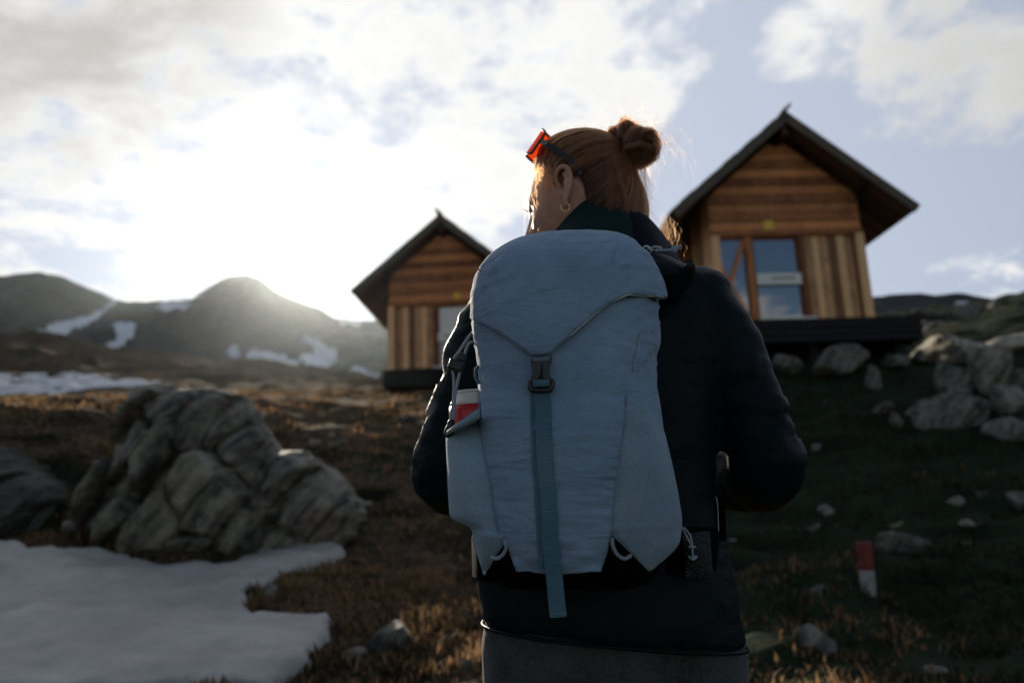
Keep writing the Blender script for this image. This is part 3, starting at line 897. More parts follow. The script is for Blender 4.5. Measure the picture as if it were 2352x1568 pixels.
# ------------------------------------------------------------------ cabins
class Boards:
    """boxes of one material collected into one mesh, each box with its own tone"""
    def __init__(self): self.V, self.F, self.t = [], [], []
    def box(self, c, s, R=None, tone=None):
        v, f = box(c, s, R); o = len(self.V)
        self.V += v; self.F += [tuple(i+o for i in ff) for ff in f]
        self.t += [random.random() if tone is None else tone]*8
    def raw(self, v, f, tone=.5):
        o = len(self.V); self.V += [tuple(x) for x in v]; self.F += [tuple(i+o for i in ff) for ff in f]; self.t += [tone]*len(v)
    def build(self, name, mat, parent, bev=.006):
        me = mesh_from(name, self.V, self.F, mat, False)
        at = me.attributes.new('tone', 'FLOAT', 'POINT'); at.data.foreach_set('value', self.t)
        o = bpy.data.objects.new(name, me); link(o, parent)
        if bev: bevel_mod(o, bev, 1)
        return o

random.seed(5)
W2, WL = 1.33, 2.7                       # half width and length of the walls
WE, HE, HR, OF, OB = 2.12, 1.89, 3.67, .55, .45
SL = math.atan2(HR-HE, WE)               # roof slope
def roof_under(x): return HR - abs(x)*(HR-HE)/WE - .17/math.cos(SL)

def make_cabin():
    root = empty('cabin')
    # vertical plank walls: sides, back, front right of the door
    b = Boards()
    for sx in (-1, 1):
        y = .06
        while y < WL-.05:
            wd = random.uniform(.13, .19)
            b.box((sx*(W2-.02+random.uniform(-.006, .006)), y+wd/2, 1.20), (.035, wd-.008, 2.46))
            y += wd
    x = -W2+.04
    while x < W2-.05:
        wd = random.uniform(.13, .18); h = roof_under(x+wd/2)-.02
        b.box((x+wd/2, WL-.02, h/2), (wd-.008, .035, h)); x += wd
    b.build('side_wall', M['wood_pale'], root)
    b = Boards()
    x = .28
    for wd in (.15, .13, .16, .14, .15, .14):
        b.box((x+wd/2, .0+random.uniform(-.012, .012), .78), (wd-.01, .035, 1.55)); x += wd
    b.build('plank_wall', M['wood_pale'], root)
    # horizontal boards of the gable
    b = Boards()
    z = 1.66; i = 0
    while z < HR-.35:
        hh = random.uniform(.145, .175)
        xh = min(W2, (HR-.17/math.cos(SL) - z - hh)*WE/(HR-HE)+.02)
        if xh < .12: break
        yb = -.005-.012*(i % 2)+random.uniform(-.004, .004)
        lim = lambda zz: min(W2, max(.02, (HR-.20/math.cos(SL)-zz)*WE/(HR-HE)))
        x0_, x1_ = lim(z), lim(z+hh-.012)
        vv = [(sx_*xx, yb+dy_, zz) for dy_ in (-.022, .022) for (xx, zz) in ((x0_, z), (x1_, z+hh-.012)) for sx_ in (-1, 1)]
        b.raw(vv, [(0, 1, 3, 2), (4, 6, 7, 5), (0, 4, 5, 1), (2, 3, 7, 6), (0, 2, 6, 4), (1, 5, 7, 3)], random.random()); z += hh; i += 1
    b.build('gable_wall', M['wood_red'], root)
    b = Boards(); b.box((0, -.03, 1.60), (2.66, .12, .11), tone=.35); b.build('lintel', M['wood_red'], root, .01)
    for sx in (-1, 1):
        b = Boards(); b.box((sx*(W2-.06), -.025, .80), (.15, .13, 1.55), tone=.9); b.build('corner_post', M['wood_pale'], root, .015)
    for x, tn in ((-.70, .45), (.215, .12)):
        b = Boards(); b.box((x, -.03, .765), (.11, .11, 1.54), tone=tn); b.build('door_post', M['wood_red'], root, .012)
    # left window: two panes behind crossed braces
    f = Boards(); f.box((-1.0, .0, 1.525), (.46, .06, .05), tone=.3); f.box((-1.0, 0, .03), (.46, .06, .06), tone=.3); f.box((-1.215, .0, .78), (.03, .06, 1.45), tone=.3)
    fr = f.build('window', M['wood_red'], root)
    g = Boards(); g.box((-1.0, .012, .78), (.50, .012, 1.46)); pn_ = g.build('pane', M['glass'], fr, 0)
    def bar(a, c, wd, dp, yy):
        a = np.array(a, float); c = np.array(c, float); L = np.linalg.norm(c-a); an = math.atan2(c[0]-a[0], c[1]-a[1])
        R = np.array(Matrix.Rotation(an, 3, 'Y')); m_ = (a+c)/2
        return (m_[0], yy, m_[1]), (wd, dp, L), R
    b = Boards(); b.box(*bar((-.76, 1.50), (-1.10, .62), .075, .05, -.02), tone=.55); b.build('brace', M['wood_red'], root)
    b = Boards(); b.box(*bar((-1.25, 1.15), (-.77, .06), .075, .05, .035-.012), tone=.55); b.build('brace', M['wood_red'], root)
    # door: upper and lower pane, pale mid rail with lettering too small to read
    d = Boards()
    d.box((-.22, .0, 1.515), (.84, .05, .05), tone=.1)
    d.box((-.625, 0, .79), (.05, .05, 1.40), tone=.15); d.box((.15, 0, .79), (.03, .05, 1.40), tone=.1)
    dr = d.build('door', M['wood_red'], root)
    g = Boards(); g.box((-.22, .008, 1.17), (.80, .012, .64)); g.build('upper_pane', M['glass'], dr, 0)
    g = Boards(); g.box((-.22, .008, .40), (.80, .012, .54)); g.build('lower_pane', M['glass'], dr, 0)
    g = Boards(); g.box((-.21, -.035, .765), (.80, .07, .20)); rail = g.build('rail', M['white'], dr)
    g = Boards()
    lv, lf = [], []
    xs_ = np.linspace(-.37, .05, 43)
    for k, xx in enumerate(xs_):                             # one blurred line of small dark script
        hh_ = .004 + .017*abs(math.sin(k*1.7))*(.35 if k % 9 == 8 else 1)
        lv += [(xx, -.0715, .775-hh_), (xx, -.0715, .775+hh_), (xx, -.0735, .775-hh_), (xx, -.0735, .775+hh_)]
        if k: o_ = 4*k; lf += [(o_-2, o_+2, o_+3, o_-1), (o_-4, o_-3, o_+1, o_), (o_-3, o_-1, o_+3, o_+1), (o_-4, o_, o_+2, o_-2)]
    lf += [(0, 2, 3, 1), (4*42, 4*42+1, 4*42+3, 4*42+2)]
    g.raw(lv, lf, .5)
    g.build('lettering', M['ink'], dr, 0)
    g = Boards(); g.box((-.25, -.02, .075), (.74, .06, .09)); g.build('bottom_rail', M['white'], dr)
    g = Boards(); g.box((.02, -.22, -.06), (.44, .26, .16)); g.build('step', M['white'], root, .012)
    g = Boards(); g.box((-.30, -.045, 1.745), (.17, .012, .17)); g.build('sign_plate', M['yellow'], root, .004)
    # roof
    L = WL+OF+OB; ym = (WL+OB-OF)/2
    roof = Boards()
    for sx in (-1, 1):
        R = np.array(Matrix.Rotation(sx*SL, 3, 'Y'))
        ln = WE/math.cos(SL)
        n = 11
        for k in range(n):                                        # rows of boards laid across, each lapping the one below
            s0 = k/n*ln
            wd = ln/n+.05
            c = R @ np.array([sx*(s0+wd/2-.02), 0, 0]) + np.array([0, ym, HR-.03+.012*(k % 2)])
            nrm = R @ np.array([0, 0, 1.0])
            roof.box(c - nrm*.02, (wd, L+random.uniform(-.05, .06), .05), R, tone=random.uniform(0, .9))
        if sx < 0:
            c = R @ np.array([.05, 0, 0]) + np.array([0, ym, HR+.0])
            roof.box(c, (.22, L+.08, .035), R, tone=.5)
    ro = roof.build('roof', M['wood_dark'], root)
    lin = Boards()
    for sx in (-1, 1):
        R = np.array(Matrix.Rotation(sx*SL, 3, 'Y')); ln = WE/math.cos(SL); nrm = R @ np.array([0, 0, 1.0])
        k = 0; y = -OF+.05
        while y < WL+OB-.1:
            wd = .16
            c = R @ np.array([sx*ln/2, 0, 0]) + np.array([0, y+wd/2, HR-.03]) - nrm*.075
            lin.box(c, (ln-.04, wd-.008, .03), R); y += wd
    lin.build('roof_lining', M['wood_under'], root)
    for sx in (-1, 1):
        R = np.array(Matrix.Rotation(sx*SL, 3, 'Y')); ln = WE/math.cos(SL); nrm = R @ np.array([0, 0, 1.0])
        f = Boards(); c = R @ np.array([sx*ln/2, 0, 0]) + np.array([0, -OF-.02, HR-.03]) - nrm*.085
        f.box(c, (ln+.02, .045, .17), R, tone=.45); f.build('bargeboard', M['wood_dark'], root, .008)
        f = Boards(); c = R @ np.array([sx*ln/2, 0, 0]) + np.array([0, WL+OB+.02, HR-.03]) - nrm*.085
        f.box(c, (ln, .045, .17), R, tone=.3); f.build('bargeboard', M['wood_dark'], root, .008)
        f = Boards(); f.box((sx*(W2-.02), ym, 2.40), (.13, L-.12, .15), tone=.3); f.build('purlin', M['wood_under'], root, .01)
    f = Boards(); f.box((0, ym, HR-.35), (.13, L-.12, .18), tone=.3); f.build('ridge_beam', M['wood_under'], root, .01)
    return root

def make_deck(root, xl, xr):
    g = Boards(); xm = (xl+xr)/2; n = int((xr-xl)/.215)
    for k in range(n): g.box((xl+(k+.5)*(xr-xl)/n, WL/2-.15, -.05), ((xr-xl)/n-.01, WL+.45, .06))
    for k in range(3): g.box((xm, -.385, -.14-.115*k), (xr-xl, .04, .105))
    for xx in (xl+.02, xr-.02):
        for k in range(3): g.box((xx, WL/2-.15, -.14-.115*k), (.04, WL+.4, .105))
    g.build('deck', M['deck'], root)
    for sx in (xl+.25, xm, xr-.25):
        for yy in (.0, WL-.3):
            g = Boards(); g.box((sx, yy, -.75), (.16, .16, 1.25), tone=.2); g.build('foundation_post', M['deck'], root)

def kids(o): return [x for x in bpy.data.objects if x.parent == o]
def copy_tree(o, parent=None):
    c = o.copy(); COL.objects.link(c)
    if parent is not None: c.parent = parent
    for ch in kids(o): copy_tree(ch, c)
    return c

cabin = make_cabin()
cabin.location = (4.84, 13.195, 4.122); cabin.rotation_euler = (0, 0, rad(2.1))
tag(cabin, 'larger and nearer wooden cabin with yellow plate, right of the hiker', 'cabin', 'wooden gable cabins on the slope')
cabin2 = copy_tree(cabin)
def mirror(o):                                     # the far cabin is the mirror image: planks left of the door
    if o.type == 'MESH':
        o.data = o.data.copy(); o.data.transform(Matrix.Scale(-1, 4, (1, 0, 0))); o.data.flip_normals()
    for c in kids(o): mirror(c)
mirror(cabin2)
cabin2.location = (-1.566, 18.252, 4.491); cabin2.rotation_euler = (0, 0, rad(-2.9))
M['pane_reflect'] = simple('painted_pane_reflection', (.86, .80, .77), .18, var=.05); M['pane_reflect_grey'] = simple('painted_grey_reflection', (.50, .49, .48), .15, var=.05)  # pale and grey pane colours stand in for the reflected bright cloud
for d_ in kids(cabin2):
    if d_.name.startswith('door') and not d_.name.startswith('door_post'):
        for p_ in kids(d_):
            if p_.name.startswith('upper_pane'): p_.data.materials[0] = M['pane_reflect']
            if p_.name.startswith('lower_pane'): p_.data.materials[0] = M['pane_reflect_grey']
make_deck(cabin, -1.5, 1.95); make_deck(cabin2, -1.40, 1.40)
tag(cabin2, 'smaller distant wooden cabin between the sunlit mountain and the backpack', 'cabin', 'wooden gable cabins on the slope')

# ------------------------------------------------------------------ trail marker post
pb = ground_hit(1995, 1362)
kz = pb[1]/FPX*1.03
root = empty('trail_marker_post', tuple(pb))
tag(root, 'short wooden trail marker painted red over white, standing in dark grass', 'marker post')
Hp = 106*kz; rp = 15.5*kz
lean = np.array([.03, 0, 1.0])
def post_piece(z0, z1, n=20):
    return tube([pb + lean*z for z in np.linspace(z0, z1, 6)], rp*(1+.03*np.sin(np.arange(6)*2.1)), n, False)
V, F = post_piece(-.15, Hp*.45); bevel_mod(obj('white_base', V, F, M['post_white'], root), .004)
V, F = post_piece(Hp*.45, Hp); bevel_mod(obj('red_top', V, F, M['post_red'], root), .006)
# ------------------------------------------------------------------ the hiker
PY = 1.40
feet_z = gz(.17, 1.44)
person = empty('person', (.17, 1.44, feet_z))
tag(person, 'hiker seen from behind in dark teal jacket, auburn hair in a bun, head turned left', 'person')

def px_ring(pyl, xl, pyr, xr, Yc, b, n=56, e=2.4, front_e=None):
    """closed ring between two outline points of the picture, half depth b"""
    L_, R_ = U(xl, pyl, Yc), U(xr, pyr, Yc)
    c = (L_+R_)/2; a = (R_-L_)/2
    out = []
    for k in range(n):
        th = 2*math.pi*k/n
        ct, st = math.cos(th), math.sin(th)
        out.append(c + a*math.copysign(abs(ct)**(2/e), ct) + np.array([0, 1, 0])*b*math.copysign(abs(st)**(2/e), st))
    return out

# --- jacket: torso and sleeves grown into one surface
rows = [(1428, 1110, 1480, 1706, 1.41, .150), (1380, 1106, 1410, 1692, 1.41, .150), (1300, 1092, 1315, 1676, 1.41, .143), (1215, 1090, 1225, 1655, 1.41, .130), (1100, 1088, 1105, 1640, 1.41, .125),
        (950, 1095, 955, 1640, 1.41, .128), (800, 1100, 800, 1650, 1.41, .125), (715, 1112, 715, 1655, 1.41, .112), (668, 1150, 662, 1640, 1.405, .095), (640, 1200, 632, 1600, 1.40, .08), (605, 1262, 600, 1530, 1.40, .07)]
torso = loft([px_ring(*r) for r in rows])
aL = resample([U(1165, 700, 1.40), U(1118, 790, 1.40), U(1085, 890, 1.40), U(1050, 990, 1.395), U(1022, 1080, 1.40), U(1060, 1112, 1.47), U(1130, 1115, 1.56), U(1195, 1100, 1.62)], 6)
rL = np.interp(np.linspace(0, 1, len(aL)), [0, .15, .35, .5, .62, .75, 1], [.064, .064, .060, .059, .060, .054, .045])
aR = resample([U(1605, 690, 1.40), U(1655, 790, 1.40), U(1700, 890, 1.40), U(1735, 985, 1.395), U(1760, 1072, 1.40), U(1722, 1098, 1.47), U(1650, 1095, 1.56), U(1585, 1085, 1.62)], 6)
rR = np.interp(np.linspace(0, 1, len(aR)), [0, .15, .35, .5, .62, .75, 1], [.062, .066, .064, .062, .063, .056, .045])
V, F, N_ = union([torso, tube(aL, rL, 20), tube(aR, rR, 20)], .008, 7)
def along(V, P):
    d = np.linalg.norm(V[:, None, :]-P[None, ::2, :], axis=2); k = d.argmin(1)
    return k/(len(P[::2])-1), d.min(1)
sl, dl = along(V, aL); sr, dr_ = along(V, aR)
isl = sm(.10-np.minimum(dl, dr_), 0, .03)
s_ = np.where(dl < dr_, sl, sr)
wr = .0040*fbm(np.stack([V[:, 0]*9, V[:, 1]*9, V[:, 2]*16], 1), 3)
puff = .0024*np.sin(s_*40 + 3*pn(V*9))*isl*sm(s_, .12, .25)
wr += .0035*(1-np.abs(pn(np.stack([V[:, 0]*14+V[:, 2]*9, V[:, 1]*14, V[:, 2]*20-V[:, 0]*8], 1)))*2)*isl
V = V + N_*(wr+puff)[:, None]
jacket = obj('jacket', V, F, M['jacket'], person)
# hem fold
hem = resample(rows and [np.array(p) for p in px_ring(*rows[0])] , 1)
ring0 = np.array(px_ring(1430, 1108, 1482, 1708, 1.41, .152, 72))
V, F = tube(np.vstack([ring0, ring0[:1]]), .003, 8, False)
obj('hem', V, F, M['jacket'], jacket)
# collar standing round the neck, its right wing falling open
top = [(1234, 548, 1.50), (1262, 503, 1.445), (1318, 470, 1.375), (1372, 457, 1.345), (1436, 464, 1.345), (1484, 500, 1.375), (1522, 545, 1.43), (1550, 588, 1.50), (1530, 600, 1.55)]
bot = [(1225, 640, 1.52), (1245, 640, 1.43), (1300, 630, 1.345), (1370, 625, 1.315), (1440, 625, 1.315), (1500, 625, 1.345), (1535, 628, 1.41), (1556, 622, 1.49), (1545, 640, 1.56)]
tp = resample([U(*p) for p in top], 6); bt = resample([U(*p) for p in bot], 6)
V, F = [], []
nr = 9
for k in range(nr):
    s = k/(nr-1)
    for a_, b_ in zip(bt, tp):
        p = b_*s + a_*(1-s)
        p = p + np.array([0, -.010, 0])*math.sin(s*math.pi)
        V.append(p)
F = grid_faces(nr, len(tp))
V, F, _ = apply_mods(V, F, [('SOLIDIFY', dict(thickness=.006, offset=1.0)), ('SUBSURF', dict(levels=1))])
me_c = obj('collar', V, F, M['collar'], jacket)
me_c.data.materials.append(M['lining'])
# the left front edge and the open right wing show the navy inside
cpx = proj(np.array([np.mean([V[i] for i in f], axis=0) for f in F]))
for p_, c_ in zip(me_c.data.polygons, cpx):
    if c_[0] > 1446 + (c_[1]-470)*.10 or c_[0] < 1262 - (c_[1]-500)*.05: p_.material_index = 1
# shoulder and sleeve seams
def on_surface(bv, px, py, off=.0, y0=.3):
    o_ = Vector((0, 0, CAMZ)); d_ = Vector(ray(px, py)).normalized()
    h = bv.ray_cast(o_, d_)
    if h[0] is None: return None, None
    n_ = np.array(h[1]); 
    if np.dot(n_, np.array(d_)) > 0: n_ = -n_
    return np.array(h[0]) + n_*off, n_
def bvh_of(V, F): return BVHTree.FromPolygons([tuple(v) for v in V], [tuple(f) for f in F])

# --- trousers
def legs(scale, z0):
    hip = [px_ring(1300, 1125, 1310, 1655, 1.41, .120*scale), px_ring(1420, 1126, 1470, 1676, 1.41, .130*scale), px_ring(1500, 1120, 1545, 1686, 1.415, .130*scale), px_ring(1560, 1150, 1590, 1670, 1.42, .115*scale)]
    pr = [loft(hip)]
    for sx in (-1, 1):
        top_ = (U(1254, 1490, 1.42) if sx < 0 else U(1566, 1520, 1.42))
        xk = top_[0]*.85 + .17*.15
        P = [top_ + np.array([0, 0, .02]), np.array([top_[0], 1.42, .66]), np.array([xk, 1.43, .48 + feet_z]), np.array([xk, 1.45, .30+feet_z]), np.array([xk-.01*sx, 1.46, .10+feet_z])]
        P = resample(P, 6)
        R = np.interp(np.linspace(0, 1, len(P)), [0, .25, .5, .7, 1], [.109, .104, .070, .066, .046])*scale
        pr.append(tube(P, R, 24))
    return pr
V, F, N_ = union(legs(1.0, 0), .009, 6)
V = V + N_*(.0012*fbm(V*22, 3))[:, None]
trousers = obj('trousers', V, F, M['trousers'], person)
for sx in (-1, 1):
    xk = (U(1254, 1490, 1.42) if sx < 0 else U(1566, 1520, 1.42))[0]*.85 + .17*.15
    z = gz(xk, 1.5)
    V, F, _ = union([tube(resample([(xk, 1.45, z+.05), (xk, 1.55, z+.05), (xk+.005*sx, 1.64, z+.045)], 5), [.052]*3+[.050]*3+[.045]*5, 16), tube([(xk, 1.46, z+.05), (xk, 1.46, z+.16)], [.055, .058], 16)], .008, 3)
    sh = obj('shoe', V, F, M['shoe'], person)
    V, F, _ = union([tube(resample([(xk, 1.44, z+.012), (xk, 1.55, z+.012), (xk, 1.65, z+.014)], 5), .030, 12), tube(resample([(xk+.022, 1.46, z+.012), (xk+.02, 1.62, z+.012)], 5), .028, 12), tube(resample([(xk-.022, 1.46, z+.012), (xk-.02, 1.62, z+.012)], 5), .028, 12)], .008, 2)
    V[:, 2] = np.clip(V[:, 2], z-.02, z+.022)
    obj('sole', V, F, M['plastic'], sh)

# --- head
YAW = rad(63)
f_ = np.array([-math.sin(YAW), math.cos(YAW), 0]); l_ = np.array([-math.cos(YAW), -math.sin(YAW), 0]); u_ = np.array([0, 0, 1.0])
TILT = rad(-3)
f_, u_ = f_*math.cos(TILT) + u_*math.sin(TILT), u_*math.cos(TILT) - f_*math.sin(TILT)
HC = U(1293, 432, 1.352) - l_*.078
def H(f, l, u): return HC + f_*f + l_*l + u_*u
def Hn(P): P = np.asarray(P); return HC + P[:, :1]*f_ + P[:, 1:2]*l_ + P[:, 2:3]*u_

def skull(D):
    """point of the head surface in direction D (local f,l,u unit vectors)"""
    D = np.asarray(D, float)
    P = D*np.array([.098, .076, .118])
    low = sm(-P[:, 2], 0.0, .11)
    P[:, 1] *= 1 - .24*low
    P[:, 0] = np.where(P[:, 0] > 0, P[:, 0]*(1.02-.06*low), P[:, 0]*(1-.62*low))
    P[:, 0] += .018*low
    fr = sm(D[:, 0], .2, .75)
    P[:, 0] -= .006*fr*np.exp(-((P[:, 2]+.012)/.016)**2)*np.exp(-((np.abs(P[:, 1])-.032)/.016)**2)*1.6     # eye sockets
    P[:, 0] += .005*fr*np.exp(-((P[:, 2]-.010)/.012)**2)*np.exp(-(P[:, 1]/.055)**4)                          # brow
    nz = np.exp(-(P[:, 1]/.0115)**2)*fr
    P[:, 0] += nz*.026*np.where(P[:, 2] > -.045, np.clip((P[:, 2]-.012)/-.057, 0, 1)**1.2, np.exp(-((P[:, 2]+.045)/.007)**2))
    P[:, 0] += fr*.006*np.exp(-((P[:, 2]+.066)/.006)**2)*np.exp(-(P[:, 1]/.020)**2) + fr*.006*np.exp(-((P[:, 2]+.079)/.006)**2)*np.exp(-(P[:, 1]/.018)**2)
    P[:, 0] += fr*.010*np.exp(-((P[:, 2]+.107)/.013)**2)*np.exp(-(P[:, 1]/.022)**2)                            # chin
    ck = np.exp(-((P[:, 2]+.035)/.028)**2)*np.exp(-((np.abs(P[:, 1])-.050)/.018)**2)*fr
    P[:, 0] += .005*ck
    return P
nt, npj = 110, 160
th = np.linspace(.01, math.pi-.01, nt); ph = np.linspace(0, 2*math.pi, npj, endpoint=False)
TH, PH = np.meshgrid(th, ph, indexing='ij')
D = np.stack([np.sin(TH)*np.cos(PH), np.sin(TH)*np.sin(PH), np.cos(TH)], -1).reshape(-1, 3)
headV = Hn(skull(D)); headF = grid_faces(nt, npj, True) + [tuple(reversed(range(npj))), tuple((nt-1)*npj+j for j in range(npj))]
neck = tube(resample([H(-.022, 0, -.035), H(-.022, 0, -.085), U(1385, 600, 1.405), U(1388, 690, 1.405)], 5), [.052]*6+[.056]*5+[.06]*5, 24)
chest = loft([px_ring(p1, x1+14, p2, x2-14, y, b-.016, 40) for (p1, x1, p2, x2, y, b) in rows[1:]])
arms = [tube(aL[:-2], rL[:-2]*.72, 16), tube(aR[:-2], rR[:-2]*.72, 16)]
legin = [(np.asarray(v)*1.0, f) for v, f in legs(.80, 0)[1:]]
def hand(wrist, fdir, palm_n, side):
    """a loosely closed hand: palm, four bent fingers of unequal length and a thumb"""
    fdir = np.asarray(fdir, float)/np.linalg.norm(fdir); palm_n = np.asarray(palm_n, float); palm_n /= np.linalg.norm(palm_n)
    sd = np.cross(fdir, palm_n)*side
    pr = []
    for k in range(4):
        o_ = sd*(.027-.018*k)
        pr.append(tube([wrist+o_*.6, wrist+fdir*.04+o_, wrist+fdir*.078+o_], [.014, .013, .0105], 10))
        ln = [.040, .045, .042, .033][k]
        b0 = wrist+fdir*.080+o_
        p1 = b0 + (fdir*.75+palm_n*.65)*ln; p2 = p1 + (fdir*-.15+palm_n*.98)*ln*.62; p3 = p2 + (-fdir*.85+palm_n*.35)*ln*.5
        pr.append(tube(resample([b0, p1, p2, p3], 4), np.linspace(.0088, .0066, 13), 10))
    tb = wrist+fdir*.018+sd*.026
    pr.append(tube(resample([tb, tb+sd*.018+fdir*.022+palm_n*.012, tb+sd*.014+fdir*.048+palm_n*.026, tb+sd*.002+fdir*.066+palm_n*.036], 4), np.linspace(.0115, .0080, 13), 10))
    return pr
wl = aL[-1]; wrr = aR[-1]
hands = hand(wl, (.55, .55, .62), (.45, -.1, -.75), 1) + hand(wrr, (-.55, .55, .62), (-.45, -.1, -.75), -1)
# ear built into the head
def ear(side):
    pr = []
    def E_(a, b, c): return H(a, side*(.0745+c), b)     # a forward, b up, c outward
    rim = [E_(.006, .004, .004), E_(.010, .018, .008), E_(.004, .031, .013), E_(-.010, .034, .018), E_(-.021, .024, .021), E_(-.023, .008, .020), E_(-.019, -.008, .016), E_(-.011, -.020, .011), E_(-.005, -.026, .008)]
    pr.append(tube(resample(rim, 6), np.interp(np.linspace(0, 1, 49), [0, .3, .6, 1], [.0034, .0046, .0046, .0042]), 12))
    pr.append(tube(resample([E_(-.004, -.020, .007), E_(-.003, -.029, .007), E_(-.003, -.034, .006)], 5), np.linspace(.0050, .0060, 11), 12))
    # concha behind the rim: a thin dished plate
    pr.append(tube(resample([E_(-.013, .022, .011), E_(-.014, .006, .011), E_(-.010, -.008, .008), E_(-.005, -.020, .006)], 5), np.interp(np.linspace(0, 1, 16), [0, .4, 1], [.0060, .0072, .0050]), 12))
    pr.append(tube([E_(-.010, .008, -.004), E_(-.013, .008, .009)], [.014, .008], 12))
    pr.append(tube([E_(.002, -.008, .003), E_(.0, -.014, .005)], [.0045, .004], 10))       # tragus
    pr.append(tube(resample([E_(-.006, .022, .012), E_(-.013, .013, .015), E_(-.013, -.004, .014), E_(-.007, -.013, .009)], 4), .0026, 8))
    return pr
Vh, Fh, _ = union([(headV.tolist(), headF), neck] + ear(1) + ear(-1), .0026, 2)
Vb, Fb, _ = union([chest] + arms + hands + legin + [tube([U(1385, 600, 1.405), U(1388, 700, 1.405)], [.057, .06], 20)], .006, 3)
V, F = merge((Vh, Fh), (Vb, Fb))
body = obj('body', V, F, M['skin'], person)
head_bvh = bvh_of(Vh, Fh)
# eyes with lashes
for sd in (-1, 1):
    bmv, bmf = ICO[3]
    c = H(.0735, sd*.032, -.012)
    P = bmv*.0125 + c
    e = obj('eye', P, bmf, M['bwhite'], person)
    Pi = bmv*np.array([.0062]*3) + c + f_*.0078
    obj('iris', Pi, bmf, M['plastic'], e)
    pr = []
    for k in range(9):
        a = (k-4)/4
        r0 = c + f_*.0135 + l_*(a*.012) + u_*.004
        pr.append(tube(resample([r0, r0 + f_*.006 + u_*.001 + l_*a*.003, r0 + f_*.0105 + u_*.0045 + l_*a*.005], 3), np.linspace(.0006, .00015, 7), 5))
    V, F = merge(*pr); obj('eyelashes', V, F, M['plastic'], e)

# --- hair: a cap over the scalp, the bun, and strands
def hairline(az):
    """polar angle from the crown where hair ends; az 0 = face, pi = nape"""
    a = np.abs(np.degrees(az))
    return np.radians(np.interp(a, [0, 35, 55, 70, 80, 88, 96, 106, 118, 132, 150, 180], [50, 52, 57, 68, 88, 90, 80, 84, 112, 128, 134, 136]))
def hair_off(D):
    back = sm(-D[:, 0], .1, .9); low = sm(-D[:, 2], -.25, .6)
    return .0085 + .009*sm(D[:, 2], .2, .9) + back*(.006+.024*low)
def scalp(D, extra=0.0):
    D = D/np.linalg.norm(D, axis=1)[:, None]
    P = D*np.array([.098, .076, .118]); low = sm(-P[:, 2], 0, .13)
    P[:, 0] = np.where(P[:, 0] < 0, P[:, 0]*(1-.22*low), P[:, 0])
    P[:, 1] *= 1-.25*low
    nrm = P/np.array([.098, .076, .118])**2; nrm /= np.linalg.norm(nrm, axis=1)[:, None]
    return P + nrm*(hair_off(D)[:, None] + np.reshape(extra, (-1, 1)))
BUN = np.array([-.112, -.004, .090])
nt2, np2 = 40, 120
V = []
for i in range(nt2):
    for j in range(np2):
        az = -math.pi + 2*math.pi*j/np2
        thm = float(hairline(np.array([az]))[0])
        thv = .02 + (thm-.02)*i/(nt2-1)
        V.append([math.sin(thv)*math.cos(az), math.sin(thv)*math.sin(az), math.cos(thv)])
V = np.array(V)
edge = np.repeat(np.arange(nt2)/(nt2-1), np2)
P = scalp(V, -.004 - .010*sm(edge, .75, 1.0) + .0016*fbm(V*9, 3))
hair = obj('hair', Hn(P), grid_faces(nt2, np2, True) + [tuple(reversed(range(np2)))], M['haircap'], person)

strands, srad, stone_ = [], [], []
NP = 14
def add_strand(P, r0=.00009, r1=.00004, tone=None):
    stone_.append(RNG.uniform(.2, .9) if tone is None else tone)
    P = np.asarray(P); 
    if len(P) != NP:
        tt = np.linspace(0, 1, len(P)); P = np.stack([np.interp(np.linspace(0, 1, NP), tt, P[:, k]) for k in range(3)], 1)
    strands.append(P); srad.append(np.linspace(r0, r1, NP))
r = np.random.default_rng(11)
NS = 11000
az = r.uniform(-math.pi, math.pi, NS); thm = hairline(az)
tv = thm*np.sqrt(r.uniform(0, 1, NS)); tv = np.where(r.uniform(size=NS) < .25, thm*r.uniform(.93, 1.0, NS), tv)
D0 = np.stack([np.sin(tv)*np.cos(az), np.sin(tv)*np.sin(az), np.cos(tv)], 1)
DB = BUN/np.array([.098, .076, .118]); DB /= np.linalg.norm(DB)
clump = fbm(D0*5, 2)
lift = .0012 + .0030*np.clip(clump+.3, 0, 1) + .0030*np.clip(pn(D0*17+3)+.4, 0, 1) + r.uniform(0, .0022, NS)
jit = r.normal(0, .016, (NS, 3)) + .11*np.stack([pn(D0*7), pn(D0*7+9), pn(D0*7+21)], 1)
S_ = np.linspace(0, 1, NP)
om = np.arccos(np.clip(D0 @ DB, -.999, .999))
allP = np.zeros((NS, NP, 3))
for k, s in enumerate(S_):
    a = np.sin((1-s)*om)/np.sin(om); b_ = np.sin(s*om)/np.sin(om)
    Dk = D0*a[:, None] + DB*b_[:, None] + jit*(math.sin(s*math.pi)*.5)*np.minimum(om, 1)[:, None] + np.array([0, 0, -.10])*math.sin(s*math.pi)*sm(-D0[:, 0], -.6, .3)[:, None]*(D0[:, 2:3] > -.3)
    start = sm(np.array([s]), 0, .18)[0]
    allP[:, k] = scalp(Dk, lift*start - .006*(1-start)*sm(tv/thm, .8, 1.0))
    allP[:, k] += (.0022*math.sin(s*5)*np.stack([pn(D0*11+s*2), pn(D0*11+31+s*2), pn(D0*11+63+s*2)], 1))
lock = np.clip(.5 + 1.3*pn(D0*17+3) + .8*pn(D0*34+9), 0, 1)
for i in range(NS): add_strand(Hn(allP[i]), .00012, .00010, lock[i])

